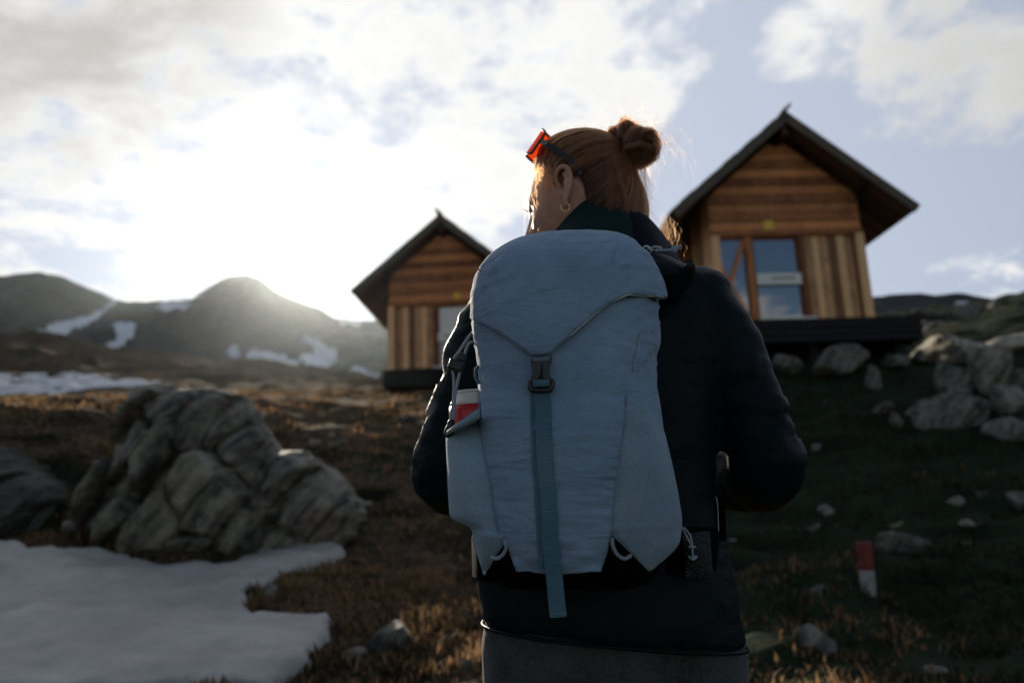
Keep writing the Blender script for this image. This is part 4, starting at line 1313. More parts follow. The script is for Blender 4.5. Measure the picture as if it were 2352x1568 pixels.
# bun: three twisted coils around the knot
def coil(c, e1, e2, e3, R, r_t, turns, n, rise=.0, sq=1.0, seed=0):
    rr = np.random.default_rng(seed)
    for i in range(n):
        a0 = rr.uniform(0, 2*math.pi); ln = rr.uniform(.35, .9)*turns*2*math.pi
        rho = r_t*math.sqrt(rr.uniform(.05, 1)); ps = rr.uniform(0, 2*math.pi); tw = rr.uniform(1.0, 2.2)
        w_ = rr.normal(0, .0016, 3)
        P = []
        for k in range(NP):
            a = a0 + ln*k/(NP-1)
            cc, sc_ = math.cos(a), math.sin(a)
            dirr = e1*cc + e2*sc_*sq
            q_ = ps + tw*a*.5
            fl = 1 + .10*math.sin(3*a+seed) + .06*math.sin(7*a+seed*2)
            P.append(c + dirr*(R*fl + rho*math.cos(q_)) + e3*(rho*math.sin(q_) + rise*(a-a0)) + w_*math.sin(k*.9+i))
        add_strand(P, .00012, .00009, min(1, max(0, .5+.5*math.sin(ps*2+a0)+rr.normal(0, .15))))
    # solid core so that no light leaks through
    P = [c + (e1*math.cos(a)+e2*math.sin(a)*sq)*R for a in np.linspace(0, 2*math.pi, 30)]
    return tube(P, r_t*.80, 10, False)
ex = np.array([1.0, 0, 0]); ey = np.array([0, 1.0, 0]); ez = np.array([0, 0, 1.0])
vd = ray(1480, 335); vd /= np.linalg.norm(vd)
rt = np.cross(vd, ez); rt /= np.linalg.norm(rt); up_ = np.cross(rt, vd)
BC = H(-.135, -.002, .092)
def at_px(px, py, dy=0.0): return U(px, py, BC[1]+dy)
cdir = rt*.95 + vd*.31
cores = [coil(at_px(1474, 337, .0), cdir, up_, np.cross(cdir, up_), .0225, .0135, 1.0, 900, seed=1, sq=1.10),
         coil(at_px(1441, 310, .012), (rt*.7+vd*.7), up_, np.cross(rt*.7+vd*.7, up_), .0125, .0115, 1.0, 450, seed=2, sq=1.5),
         coil(at_px(1412, 318, .03), (rt*.9-vd*.4), up_, np.cross(rt*.9-vd*.4, up_), .0110, .0120, 1.0, 420, seed=3),
         (ICO[3][0]*np.array([.014, .012, .014]) + at_px(1470, 342, .010), ICO[3][1]),
         coil(at_px(1442, 345, .02), (rt*.8+up_*.6), vd, np.cross(rt*.8+up_*.6, vd), .0230, .0130, 1.0, 600, seed=4)]
for c_, (ea, eb), R_, r_, n_, sd_ in ((at_px(1486, 326, -.004), (rt*.6+up_*.8, vd*.6+rt*.5), .024, .0045, 130, 11), (at_px(1462, 352, -.006), (rt, up_*.7-vd*.7), .026, .0045, 130, 12),
                                     (at_px(1447, 296, .01), (rt, up_*.6+vd*.6), .013, .004, 110, 13), (at_px(1492, 345, .0), (up_, rt*.5-vd*.6), .021, .004, 110, 14), (at_px(1425, 305, .02), (rt*.6-up_*.5, up_), .014, .004, 90, 15)):
    ea = ea/np.linalg.norm(ea); eb = eb-ea*np.dot(ea, eb); eb /= np.linalg.norm(eb)
    coil(c_, ea, eb, np.cross(ea, eb), R_, r_, .8, n_, seed=sd_, rise=.0012)
V, F = merge(*cores)
V, F, _ = apply_mods(V, F, [('REMESH', dict(mode='VOXEL', voxel_size=.003)), ('SMOOTH', dict(factor=.5, iterations=3))])
obj('bun', V, F, M['haircap'], hair)
# locks that hang from the knot down the back of the head
for i in range(520):
    lane = r.integers(0, 17); x0 = r.uniform(1385, 1490); lane = int((x0-1385)/9)+r.integers(0, 2); sw = math.sin(lane*2.1)*12 + r.normal(0, 4)
    ya = r.uniform(335, 375); yb_ = r.uniform(440, 500)
    P = []
    for k in range(NP):
        s = k/(NP-1)
        px_ = x0 + sw*s + (1462-x0)*.15*s + 4*math.sin(s*4+lane); py_ = ya + (yb_-ya)*s
        h_, n_ = on_surface(head_bvh, px_, py_)
        Dq = None
        loc = (U(px_, py_, 1.38) - HC); a_ = np.array([loc@f_, loc@l_, loc@u_])
        # nearest point on the hair surface on the camera side
        lo = None
        for Yq in np.linspace(1.26, 1.44, 19):
            loc = U(px_, py_, Yq) - HC; a_ = np.array([[loc@f_, loc@l_, loc@u_]])
            rr_ = np.linalg.norm(a_); sr_ = np.linalg.norm(scalp(a_, .004+.004*math.sin(lane*3.3+1))[0])
            if rr_ <= sr_: lo = Yq; break
        P.append(U(px_, py_, lo if lo else 1.37) + np.array([0, -.0012-.002*r.random(), 0]))
    P = np.array(P); P[:, 1] = np.convolve(np.pad(P[:, 1], 2, mode='edge'), np.ones(5)/5, 'valid')
    add_strand(P, .00011, .00005)
# wisps at the temple and over the cheek
for i in range(150):
    tight = i < 60
    x0 = r.normal(1256, 9) if tight else r.normal(1245, 10); y0 = r.uniform(350, 400); ln = (r.uniform(35, 85) if tight else abs(r.normal(60, 40))+20)
    dx = r.normal(6, 9) if tight else r.normal(2, 14); cv = r.normal(0, 6 if tight else 10); lift_ = r.uniform(.003, .007 if tight else .013)
    P = []; last = 1.42
    for k in range(NP):
        s = k/(NP-1)
        x_ = x0 + dx*s + cv*math.sin(s*math.pi) + 3*math.sin(s*9+i)*s; y_ = y0 + ln*s
        h_, n_ = on_surface(head_bvh, x_, y_, lift_)
        if h_ is not None: last = h_[1]; P.append(h_)
        else: P.append(U(x_, y_, last))
    P = np.array(P)
    for k_ in range(3): P[:, k_] = np.convolve(np.pad(P[:, k_], 2, mode='edge'), np.ones(5)/5, 'valid')
    add_strand(P, .00015, .00007, r.uniform(.6, 1.0) if not tight else r.uniform(.25, .7))
for (pts) in ([(1262, 470), (1250, 500), (1238, 525), (1236, 548)], [(1262, 455), (1256, 490), (1248, 520), (1247, 545)], [(1247, 440), (1243, 470), (1240, 490)], [(1268, 480), (1264, 500), (1262, 525)], [(1290, 455), (1270, 475), (1248, 505), (1238, 540)]):
    for j in range(5):
        P = resample([U(a+r.normal(0, 1.2), b+r.normal(0, 1), 1.40) for a, b in pts], 5)
        add_strand(P, .00022, .00010)
# loose curls lit by the sun beside the collar
for i in range(22):
    x0 = r.normal(1533, 13); y0 = r.uniform(486, 520); ln = r.uniform(35, 85); wv = r.uniform(2.5, 7); fr = r.uniform(6, 15); phs = r.uniform(0, 6); Y0 = r.uniform(1.50, 1.54); dx = r.normal(0, 12)
    P = [U(x0 + dx*s + (y0+ln*s-500)*.12 + wv*math.sin(fr*s+phs), y0 + ln*s, Y0 + .004*math.sin(fr*s)) for s in np.linspace(0, 1, NP)]
    add_strand(P, .00011, .00005)
for pts in ([(1520, 560), (1545, 545), (1556, 541), (1560, 536)], [(1525, 570), (1546, 556), (1556, 550)], [(1520, 500), (1546, 520), (1550, 545)]):
    for j in range(4):
        add_strand(resample([U(a+r.normal(0, 1.5), b+r.normal(0, 1.5), 1.52) for a, b in pts], 5), .00014, .00008)
# flyaways standing off the crown, the bun and the nape
for i in range(620):
    k = r.integers(0, NS); base = allP[k][r.integers(3, NP)]
    o_ = Hn(base[None])[0] if r.random() < .45 else at_px(r.normal(1475, 28), r.normal(328, 28), r.normal(0, .02))
    g = o_ - HC; g /= np.linalg.norm(g)
    tdir = np.cross(g, r.normal(size=3)); tdir /= np.linalg.norm(tdir)
    ln = min(.055, abs(r.normal(.022, .016))+.010)
    P = [o_ + tdir*ln*s*1.2 + g*(ln*.55*math.sin(s*2.2) ) + np.array([0, 0, -.25])*ln*s*s + r.normal(0, .0004, 3) for s in np.linspace(0, 1, NP)]
    add_strand(P, .00007, .00003, .9)
for i in range(60):
    x0 = r.uniform(1478, 1492); y0 = r.uniform(400, 495)
    P = [U(x0 + (6+22*r.random())*s + 6*math.sin(s*3+i), y0 + 22*s*r.uniform(.3, 1), 1.36) for s in np.linspace(0, 1, NP)]
    P[0] = U(x0, y0, 1.36)
    Pn = resample([U(x0, y0, 1.36), U(x0+r.uniform(5, 14), y0+r.uniform(0, 14), 1.36), U(x0+r.uniform(10, 30), y0+r.uniform(5, 40), 1.36)], 7)
    add_strand(Pn, .00008, .00004)
cu = bpy.data.hair_curves.new('hair_strands')
cu.add_curves([NP]*len(strands))
cu.position_data.foreach_set('vector', np.concatenate(strands).astype(np.float32).ravel())
ra = cu.attributes.get('radius') or cu.attributes.new('radius', 'FLOAT', 'POINT')
ra.data.foreach_set('value', np.concatenate(srad).astype(np.float32))
ta = cu.attributes.new('tone', 'FLOAT', 'CURVE'); ta.data.foreach_set('value', np.array(stone_, np.float32))
cu.materials.append(M['hair'])
ho = bpy.data.objects.new('strands', cu); link(ho, hair)
ho['kind'] = 'stuff'

# --- earring
c = H(-.003, .0835, -.040)
P = [c + (f_*.8+l_*.45)*.0085*math.cos(a) + u_*.0085*math.sin(a) for a in np.linspace(rad(75), rad(395), 30)]
V, F = tube(P, .0013, 10)
tag(obj('earring', V, F, M['gold'], None), 'small gold hoop hanging from the left ear lobe', 'earring')

# --- sunglasses pushed up on the forehead
sg = empty('sunglasses', tuple(H(.09, 0, .085)))
tag(sg, 'orange wraparound sunglasses with black frame pushed up on the auburn hair', 'sunglasses')
gn = f_*.70 + u_*.714; gv = u_*.70 - f_*.714
GO = H(.070, 0, .134)
RL = .086
def G(a, v): return GO + l_*(RL*math.sin(a)) + gn*(RL*math.cos(a)*.9-RL*.9) + gv*v
an = np.linspace(-rad(64), rad(64), 41)
def hgt(a): return .029*(1-.22*(abs(a)/rad(64))**3)
V, F = [], []
for k in range(9):
    s = -1 + 2*k/8
    for a in an: V.append(G(a, s*hgt(a)))
V, F, _ = apply_mods(V, grid_faces(9, len(an)), [('SOLIDIFY', dict(thickness=.0016, offset=0))])
obj('lens', V, F, M['lens'], sg)
rimp = [G(a, hgt(a)) for a in an] + [G(an[-1], s*hgt(an[-1])) for s in np.linspace(.6, -.6, 5)] + [G(a, -hgt(a)) for a in an[::-1]] + [G(an[0], s*hgt(an[0])) for s in np.linspace(-.6, .6, 5)] + [G(an[0], hgt(an[0]))]
V, F = tube(rimp, .0026, 8, False); obj('frame', V, F, M['plastic'], sg)
for sd in (1, -1):
    h0 = G(sd*rad(64), .006)
    P = resample([h0 - gn*-.002, h0 - gn*.03 + l_*sd*.004, h0 - gn*.065 + l_*sd*.006, h0 - gn*.095 + l_*sd*.004 - gv*.004, h0 - gn*.118 + l_*sd*.002 - gv*.014], 5)
    V, F = ribbon(P, .0105, .0035, l_*sd)
    tm = bevel_mod(obj('temple', V, F, M['plastic'], sg), .0012)
    c = h0 - gn*.013 + l_*sd*.0052
    P = [c + (-gn*.0048*math.cos(a)) + gv*.0030*math.sin(a) for a in np.linspace(0, 2*math.pi, 25)]
    V, F = tube(P, .0011, 8, False); obj('emblem', V, F, M['pale_thread'], tm)

# ------------------------------------------------------------------ backpack
pk = empty('backpack', tuple(U(1300, 1345, 1.20)))
tag(pk, 'blue-grey hiking backpack with black buckle and long hanging strap', 'backpack')
prow = [  # y left, x left, y right, x right, centre depth, half depth
    (1345, 1150, 1345, 1470, 1.205, .070), (1325, 1125, 1330, 1500, 1.200, .088), (1290, 1112, 1300, 1525, 1.195, .100), (1240, 1100, 1250, 1545, 1.190, .106), (1200, 1095, 1200, 1552, 1.188, .110), (1150, 1092, 1150, 1550, 1.186, .113),
    (1080, 1092, 1080, 1539, 1.184, .117), (1000, 1096, 1000, 1524, 1.182, .120), (900, 1100, 900, 1508, 1.180, .121), (830, 1094, 830, 1505, 1.180, .120), (760, 1087, 760, 1508, 1.180, .118), (700, 1090, 690, 1506, 1.182, .115),
    (650, 1095, 640, 1502, 1.188, .108), (618, 1108, 603, 1490, 1.196, .098), (590, 1132, 572, 1466, 1.206, .084), (565, 1165, 553, 1440, 1.217, .066), (548, 1205, 543, 1400, 1.228, .044), (541, 1255, 541, 1350, 1.235, .020)]
def pack_surface(n=440, per=5):
    R = np.array(prow, float)
    up_k = np.clip((760-R[:, 0])/160, 0, 1.3)
    R[:, 0] += 13*up_k; R[:, 2] += 13*up_k
    R[:, 3] -= 9; R[:, 1] += 4; R[:, 3] -= 8*up_k; R[:, 1] += 6*up_k
    Rr = resample(R, per)
    rings = [px_ring(a, b, c, d, y, h, n, 2.9) for a, b, c, d, y, h in Rr]
    return np.array(rings), Rr
rings, Rr = pack_surface()
nR, nA = rings.shape[:2]
cen = rings.mean(1, keepdims=True)
out_dir = rings - cen; out_dir[:, :, 2] *= .3
out_dir /= np.linalg.norm(out_dir, axis=2, keepdims=True)
PX = proj(rings.reshape(-1, 3)).reshape(nR, nA, 2)
def cloth(P, px, amp=1.0):
    """soft creases: broad dents, diagonal drag folds under the lid, short puckers beside the side seams"""
    P = P.reshape(-1, 3); px = px.reshape(-1, 2)
    a = .0034*fbm(P*np.array([9, 9, 13]), 3)
    dg_ = np.stack([px[:, 0]*.010+px[:, 1]*.016, px[:, 0]*.004-px[:, 1]*.003, 0*px[:, 0]], 1)
    a += .0075*(.5-np.abs(pn(dg_*1.6+4)))*sm(px[:, 1], 1000, 700)
    a += .0016*(.5-np.abs(pn(np.stack([px[:, 0]*.006, px[:, 1]*.030, 0*px[:, 0]+2], 1))))*sm(px[:, 1], 860, 1000)
    a += .0007*(.5-np.abs(pn(np.stack([px[:, 0]*.010, px[:, 1]*.085+.02*px[:, 0], 0*px[:, 0]+8], 1))))
    a += .0085*(.5-np.abs(pn(np.stack([px[:, 0]*.009-px[:, 1]*.010, px[:, 0]*.003+px[:, 1]*.003, 0*px[:, 0]+21], 1))))*sm(px[:, 0], 1330, 1460)*sm(px[:, 1], 980, 760)
    return (a*amp)
disp = cloth(rings, PX).reshape(nR, nA, 1)
skin_r = rings + out_dir*disp
# fabric body, black base
k0 = int(np.argmin(np.abs(Rr[:, 0]-1222)))
V, F = loft(list(skin_r[k0:])); bodyp = obj('main_body', V, F, M['pack'], pk)
V, F = loft(list(rings[:k0+4] - out_dir[:k0+4]*.004)); obj('base_panel', V, F, M['black_cloth'], pk)
Vp, Fp = loft(list(rings)); pbv = bvh_of(Vp, Fp)
Vq, Fq = loft(list(skin_r)); qbv = bvh_of(Vq, Fq)

def interp(tbl, y):
    t_ = np.array(tbl, float); return float(np.interp(y, t_[:, 0], t_[:, 1]))
seamR = [(700, 1490), (770, 1472), (830, 1452), (905, 1440), (960, 1432), (1000, 1425), (1100, 1412), (1220, 1400), (1270, 1390), (1308, 1376)]
seamL = [(760, 1096), (905, 1103), (938, 1102), (1000, 1108), (1060, 1120), (1110, 1130), (1180, 1140), (1225, 1151), (1260, 1172), (1290, 1182), (1308, 1190)]
# front panel
PV = []; ppx = []
ys = np.linspace(880, 1309, 130); nx = 70
for y in ys:
    xl, xr = interp(seamL, y)+1.5, interp(seamR, y)-1.5
    for i in range(nx):
        s = i/(nx-1); x = xl+(xr-xl)*s
        yy = y + (4*math.sin(s*math.pi) if y > 1290 else 0)*(y-1290)/19
        p, n_ = on_surface(pbv, x, yy)
        if p is None: p = U(x, yy, 1.08); n_ = np.array([0, -1.0, 0])
        PV.append(p); ppx.append((x, yy, s))
PV = np.array(PV); ppx = np.array(ppx)
c_ = cloth(PV, ppx[:, :2])
edge = np.exp(-np.minimum(ppx[:, 2], 1-ppx[:, 2])*9)
puck = .0026*edge*pn(np.stack([ppx[:, 0]*.006, ppx[:, 1]*.075, 0*c_], 1))
low = sm(ppx[:, 1], 1200, 1290)
c_ = c_ + puck + .006*low*pn(np.stack([ppx[:, 0]*.016, ppx[:, 1]*.030, 0*c_+6], 1))
top_ = sm(ppx[:, 1], 885, 975)
tuck = -.0045*np.exp(-np.minimum(ppx[:, 2], 1-ppx[:, 2])*60)
PV[:, 1] -= (.0102*top_ - .005 + c_*1.10 + tuck*top_)
fp = obj('front_panel', *apply_mods(PV, grid_faces(len(ys), nx), [('SOLIDIFY', dict(thickness=.004, offset=-1))])[:2], M['pack'], pk)
fbv = bvh_of(PV, grid_faces(len(ys), nx))
def front(px, py, off=.0):
    for bv in (fbv, lbv, qbv) if 'lbv' in globals() else (fbv, qbv):
        p, n_ = on_surface(bv, px, py, off)
        if p is not None: return p, n_
    return U(px, py, 1.07-off), np.array([0, -1.0, 0])
# piped seams along both sides of the panel
for tb, x_off in ((seamL, 0), (seamR, 0)):
    P = [front(interp(tb, y), y, .0)[0] + np.array([0, -.0012, 0]) for y in np.linspace(925, 1225, 30)]
    P = np.array(P); P[:, 1] = np.convolve(np.pad(P[:, 1], 3, mode='edge'), np.ones(7)/7, 'valid')
    V, F = tube(P, .0012, 6); obj('seam', V, F, M['web'], pk)

# lid: a dome over the top of the pack whose lower edge runs to a point at the buckle
lidb = [(1040, 690), (1085, 725), (1098, 738), (1120, 748), (1160, 771), (1195, 796), (1219, 813), (1223, 819), (1266, 817), (1272, 805), (1292, 788), (1332, 752), (1372, 716), (1402, 696), (1432, 683), (1480, 684), (1512, 690), (1560, 700)]
def lid_py(x): return float(np.interp(x, [p[0] for p in lidb], [p[1] for p in lidb]))
LV, LU = [], []
nL = 60
for j in range(nA):
    colm = rings[:, j]; pc = PX[:, j]; od = out_dir[:, j]
    frontish = colm[nR//2, 1] < Rr[nR//2, 4] + .01
    # lower edge on this column
    t0 = None
    if frontish:
        for k in range(nR-1):
            fa = pc[k, 1]-lid_py(pc[k, 0]); fb = pc[k+1, 1]-lid_py(pc[k+1, 0])
            if fa >= 0 and fb < 0: t0 = k + fa/(fa-fb)
        if t0 is None: t0 = float(np.argmin(np.abs(Rr[:, 0]-720)))
    else:
        t0 = float(np.argmin(np.abs(Rr[:, 0]-705)))
    for i in range(nL):
        tt = t0 + (nR-1-t0)*i/(nL-1)
        k = min(int(tt), nR-2); fr_ = tt-k
        p = colm[k]*(1-fr_) + colm[k+1]*fr_; o_ = od[k]*(1-fr_)+od[k+1]*fr_; px_ = pc[k]*(1-fr_)+pc[k+1]*fr_
        s = i/(nL-1)
        LV.append(p); LU.append((px_[0], px_[1], s, o_[0], o_[1], o_[2]))
LV = np.array(LV); LU = np.array(LU)
pxl = LU[:, :2]
a = .0030*fbm(LV*np.array([8, 8, 12])+5, 3)
dg_ = np.stack([pxl[:, 0]*.012+pxl[:, 1]*.010, pxl[:, 0]*.004-pxl[:, 1]*.004, 0*pxl[:, 0]], 1)
a += .0090*(.5-np.abs(pn(dg_+11))) + .0125*(.5-np.abs(pn(np.stack([pxl[:, 0]*.020+pxl[:, 1]*.022, pxl[:, 1]*.006-pxl[:, 0]*.004, 0*pxl[:, 0]+3], 1))))*sm(pxl[:, 0], 1330, 1450)
a += .0110*(.5-np.abs(pn(np.stack([pxl[:, 0]*.024-pxl[:, 1]*.012, pxl[:, 1]*.007, 0*pxl[:, 0]+13], 1))))*sm(pxl[:, 0], 1190, 1110)
flare = .013*sm(pxl[:, 0], 1470, 1520)*sm(LU[:, 2], .35, .0)
bulge = .008 + .006*np.sin(np.clip(LU[:, 2], 0, 1)*math.pi)**.6 + flare
# stitched dart at the top right corner
dart = -.0035*np.exp(-((pxl[:, 0]-1402-6*np.sin(pxl[:, 1]*.08))/4.5)**2)*sm(pxl[:, 1], 545, 560)*sm(pxl[:, 1], 632, 615)
dart += -.003*np.exp(-((pxl[:, 1]-(650-(pxl[:, 0]-1330)*.46))/4.0)**2)*sm(pxl[:, 0], 1320, 1360)*sm(pxl[:, 0], 1475, 1460)
dart += -.003*np.exp(-((pxl[:, 1]-(605+ (1150-pxl[:, 0])*.5))/4.0)**2)*sm(pxl[:, 0], 1165, 1150)
LV = LV + LU[:, 3:6]*np.array([.40, 1, .6])*(bulge - flare + a + dart)[:, None] + LU[:, 3:6]*flare[:, None]
LV = LV.reshape(nA, nL, 3)
Vl = LV.reshape(-1, 3)
Fl = []
for j in range(nA):
    j2 = (j+1) % nA
    for i in range(nL-1): Fl.append((j*nL+i, j*nL+i+1, j2*nL+i+1, j2*nL+i))
Fl.append(tuple(j*nL+nL-1 for j in range(nA)))
lbv = bvh_of(Vl, Fl)
V, F, _ = apply_mods(Vl, Fl, [('SOLIDIFY', dict(thickness=.003, offset=-1))])
lid = obj('lid', V, F, M['pack'], pk)
# pale binding along the right lower edge of the lid
edgeP = LV[:, 0]
epx = proj(edgeP)
sel = [j for j in range(nA) if epx[j, 0] > 1300 and edgeP[j, 1] < 1.20]
sel.sort(key=lambda j: epx[j, 0])
if len(sel) > 4:
    V, F = tube(resample(edgeP[sel] + np.array([0, -.0016, -.0008]), 3), .0013, 8); obj('binding', V, F, M['pale_thread'], lid)
sel = [j for j in range(nA) if epx[j, 0] <= 1222 and edgeP[j, 1] < 1.20]
sel.sort(key=lambda j: epx[j, 0])
if len(sel) > 4:
    V, F = tube(resample(edgeP[sel], 3), .0010, 8); obj('binding', V, F, M['web'], lid)
for pts in ([(1402, 562), (1405, 590), (1413, 618), (1402, 640), (1376, 668)], [(1474, 592), (1440, 606), (1412, 621)], [(1146, 575), (1126, 600), (1119, 624)], [(1099, 618), (1116, 630), (1128, 646)]):
    P = np.array([front(a, b, .0006)[0] for a, b in resample(np.array([[a, b, 0.] for a, b in pts]), 7)[:, :2]])
    V, F = tube(P, .0009, 6); obj('seam', V, F, M['web_dark'], lid)
# stitched bar on the tip of the flap
P = []
for k in range(27):
    x = 1227 + k*1.5; y = 790 - (x-1227)*.13 + (3.6 if k % 2 else -3.6)
    P.append(front(x, y, .0012)[0])
V, F = tube(P, .00045, 5); obj('stitching', V, F, M['pale_thread'], lid)

# buckle
bc, bn = front(1243, 855, .0)
bY = bc[1] - .012
def B_(px, py, dy=0.0): return U(px, py, bY+dy)
def plate(poly, thick, dy=0.0):
    n = len(poly)
    A_ = [B_(a, b, dy-thick/2) for a, b in poly]; Bk = [B_(a, b, dy+thick/2) for a, b in poly]
    V = A_+Bk; F = [tuple(range(n)), tuple(reversed(range(n, 2*n)))] + [(i, i+n, (i+1) % n+n, (i+1) % n) for i in range(n)]
    return V, F
bk_ = empty('buckle'); bk_.parent = pk; bk_.matrix_parent_inverse = pk.matrix_world.inverted()
male = [(1220, 817), (1223, 828), (1226, 829), (1261, 828), (1263, 816), (1267, 818), (1268, 826), (1266, 836), (1262, 842), (1263, 860), (1265, 868), (1256, 874), (1248, 868), (1244, 864), (1239, 866), (1231, 874), (1222, 878), (1219, 872), (1222, 856), (1223, 845), (1220, 838), (1219, 828)]
o = obj('clip', *plate(male, .009), M['plastic'], bk_); bevel_mod(o, .0022, 3); 
o.data.polygons.foreach_set('use_smooth', [False]*len(o.data.polygons))
V, F = merge(plate([(1243.5, 836), (1246, 836), (1247, 864), (1240, 864)], .003, -.0046)); obj('slot', V, F, M['deck'], bk_, False)
fr_ = [(1218, 876), (1217, 886), (1219, 892), (1226, 896), (1260, 895), (1266, 891), (1268, 884), (1267, 874)]
P = resample([B_(*p, -.001) for p in fr_] + [B_(1243, 872, -.001)] + [B_(*fr_[0], -.001)], 4)
V, F = tube(P, .0034, 10, False); obj('loop', V, F, M['plastic'], bk_)
V, F = tube([B_(1222, 888.5, .001), B_(1263, 887.5, .001)], .0030, 10); obj('bar', V, F, M['plastic'], bk_)

# webbing strap
def strap(name, cpx_, width_px, off, thick, mat, nv=120, free=1090):
    P, Nn = [], []
    ctrl = np.array([[a, b, 0.0] for a, b in cpx_]); pts = resample(ctrl, 12)
    for x, y, _z in pts:
        if y < 1295:
            p, n_ = front(x, y, off)
        else: p = None
        P.append(p); Nn.append(np.array([0, -1.0, 0]))
    lastY = [p[1] for p in P if p is not None][-1]
    for i, (x, y, _z) in enumerate(pts):
        if P[i] is None: P[i] = U(x, y, lastY + .00006*(y-1295))
    P = np.array(P); P[:, 1] = np.convolve(np.pad(P[:, 1], 7, mode='edge'), np.ones(15)/15, 'valid')
    # ribbed webbing: fine cross ribs as real relief
    ln_ = np.abs(cpx_[-1][1]-cpx_[0][1]); m_ = int(ln_/1.6); tt_ = np.linspace(0, 1, len(P)); P2 = np.stack([np.interp(np.linspace(0, 1, m_), tt_, P[:, k_]) for k_ in range(3)], 1)
    wd = width_px/FPX*1.07
    rings_ = []
    _, T, _, _ = frames(P2)
    for i, p in enumerate(P2):
        nn = np.array([0, -1.0, 0]); s_v = np.cross(T[i], nn); s_v /= np.linalg.norm(s_v); nn = np.cross(s_v, T[i]); nn = nn if nn[1] < 0 else -nn
        rb = .00022*((i % 4) < 2)
        rings_.append([p - s_v*wd/2, p - s_v*wd/2 + nn*(thick+rb), p - s_v*wd*.46 + nn*(thick+rb), p + s_v*wd*.46 + nn*(thick+rb), p + s_v*wd/2 + nn*(thick+rb), p + s_v*wd/2])
    V, F = loft(rings_)
    return obj(name, V, F, mat, pk, False)
strap('strap', [(1233, 893), (1236, 1000), (1241, 1100), (1247, 1200), (1255, 1306)], 30, .0040, .0012, M['web'])
st = strap('strap', [(1245, 890), (1249, 960), (1255, 1080), (1263, 1200), (1272, 1310), (1282, 1416)], 37, .0075, .0016, M['web'])
V, F = ribbon([B_(1224, 880.5, -.004), B_(1243, 880, -.0055), B_(1262, 879, -.004)], .0085, .002, np.array([0, -1.0, 0])); obj('strap_loop', V, F, M['web'], bk_)
P = []
endY = 1.068
vz = proj(np.array([v.co[:] for v in st.data.vertices])); st_end = np.array([v.co[:] for v in st.data.vertices])[np.argmax(vz[:, 1])]
for k in range(31):
    x = 1264.5 + k*1.2; y = 1409 + (2.2 if k % 2 else -2.2) - k*.03
    P.append(U(x, y, st_end[1]-.0032))
V, F = tube(P, .0004, 5); obj('stitching', V, F, M['pale_thread'], st)

# side pockets of mesh cloth
def pocket(name, rows_, mat, e=.62, n=40):
    """rows_: y, inner x, outer x, y at outer, depth of outer edge"""
    R = resample(np.array(rows_, float), 5)
    V = []
    for (y, xi, xo, yo, Yo) in R:
        pi_, ni = front(xi, y, .0)
        YA = pi_[1]-.003
        for k in range(n):
            tau = (k/(n-1))*math.pi/2*1.25
            if tau <= math.pi/2:
                s = math.sin(tau)**e; cc = math.cos(tau)**e
            else:
                s = 1 - (tau-math.pi/2)*.25; cc = -(tau-math.pi/2)*1.1
            yy = y + (yo-y)*s
            V.append(U(xi+(xo-xi)*s, yy, Yo - (Yo-YA)*cc))
    V = np.array(V)
    N0 = V - np.array([np.mean(V[:, 0]), 1.25, 0]); N0[:, 2] = 0; N0 /= np.linalg.norm(N0, axis=1)[:, None]
    pq = proj(V)
    V = V + N0*(.0032*fbm(V*12, 3) + .0030*(.5-np.abs(pn(np.stack([pq[:, 0]*.012-pq[:, 1]*.012, pq[:, 0]*.004+pq[:, 1]*.004, 0*pq[:, 0]], 1)))))[:, None]*.8
    V, F, _ = apply_mods(V, grid_faces(len(R), n), [('SOLIDIFY', dict(thickness=.003, offset=0))])
    return obj(name, V, F, mat, pk)
rp = pocket('side_pocket', [(903, 1441, 1512, 962, 1.19), (960, 1433, 1522, 985, 1.19), (1020, 1423, 1532, 1020, 1.19), (1100, 1413, 1547, 1100, 1.19), (1180, 1404, 1561, 1180, 1.19), (1220, 1401, 1561, 1215, 1.19), (1250, 1428, 1555, 1250, 1.19), (1280, 1459, 1527, 1280, 1.17), (1309, 1488, 1494, 1309, 1.14)], M['packmesh'])
lp = pocket('side_pocket', [(937, 1101, 1026, 990, 1.185), (985, 1106, 1026, 1010, 1.185), (1050, 1118, 1029, 1060, 1.185), (1110, 1130, 1031, 1120, 1.185), (1160, 1137, 1034, 1165, 1.185), (1195, 1144, 1042, 1190, 1.185), (1218, 1149, 1082, 1210, 1.185), (1240, 1162, 1089, 1240, 1.18), (1275, 1140, 1098, 1270, 1.17), (1318, 1114, 1112, 1318, 1.14)], M['packmesh'])
# drawn hems along the pocket tops
for tb in ([(1441, 903), (1462, 918), (1490, 940), (1512, 962)], [(1101, 937), (1080, 948), (1055, 965), (1030, 989)]):
    pass
# elastic loops below the pockets
for pts in ([(1162, 1241), (1166, 1252), (1160, 1268), (1148, 1278), (1136, 1276)], [(1404, 1236), (1406, 1252), (1416, 1270), (1432, 1279), (1445, 1273)]):
    P = resample([front(a, b, .004)[0] for a, b in pts], 6)
    P[:, 1] = np.minimum(P[:, 1], P[:, 1].mean()+.004) - .003
    V, F = tube(P, .0026, 10); obj('cord_loop', V, F, M['cord'], pk)
# zip end on the upper right side
P = [front(1470-(y-765)*.20, y, .0016)[0] for y in np.linspace(765, 850, 24)]
V, F = tube(P, .0014, 6); obj('zip', V, F, M['cord'], pk)
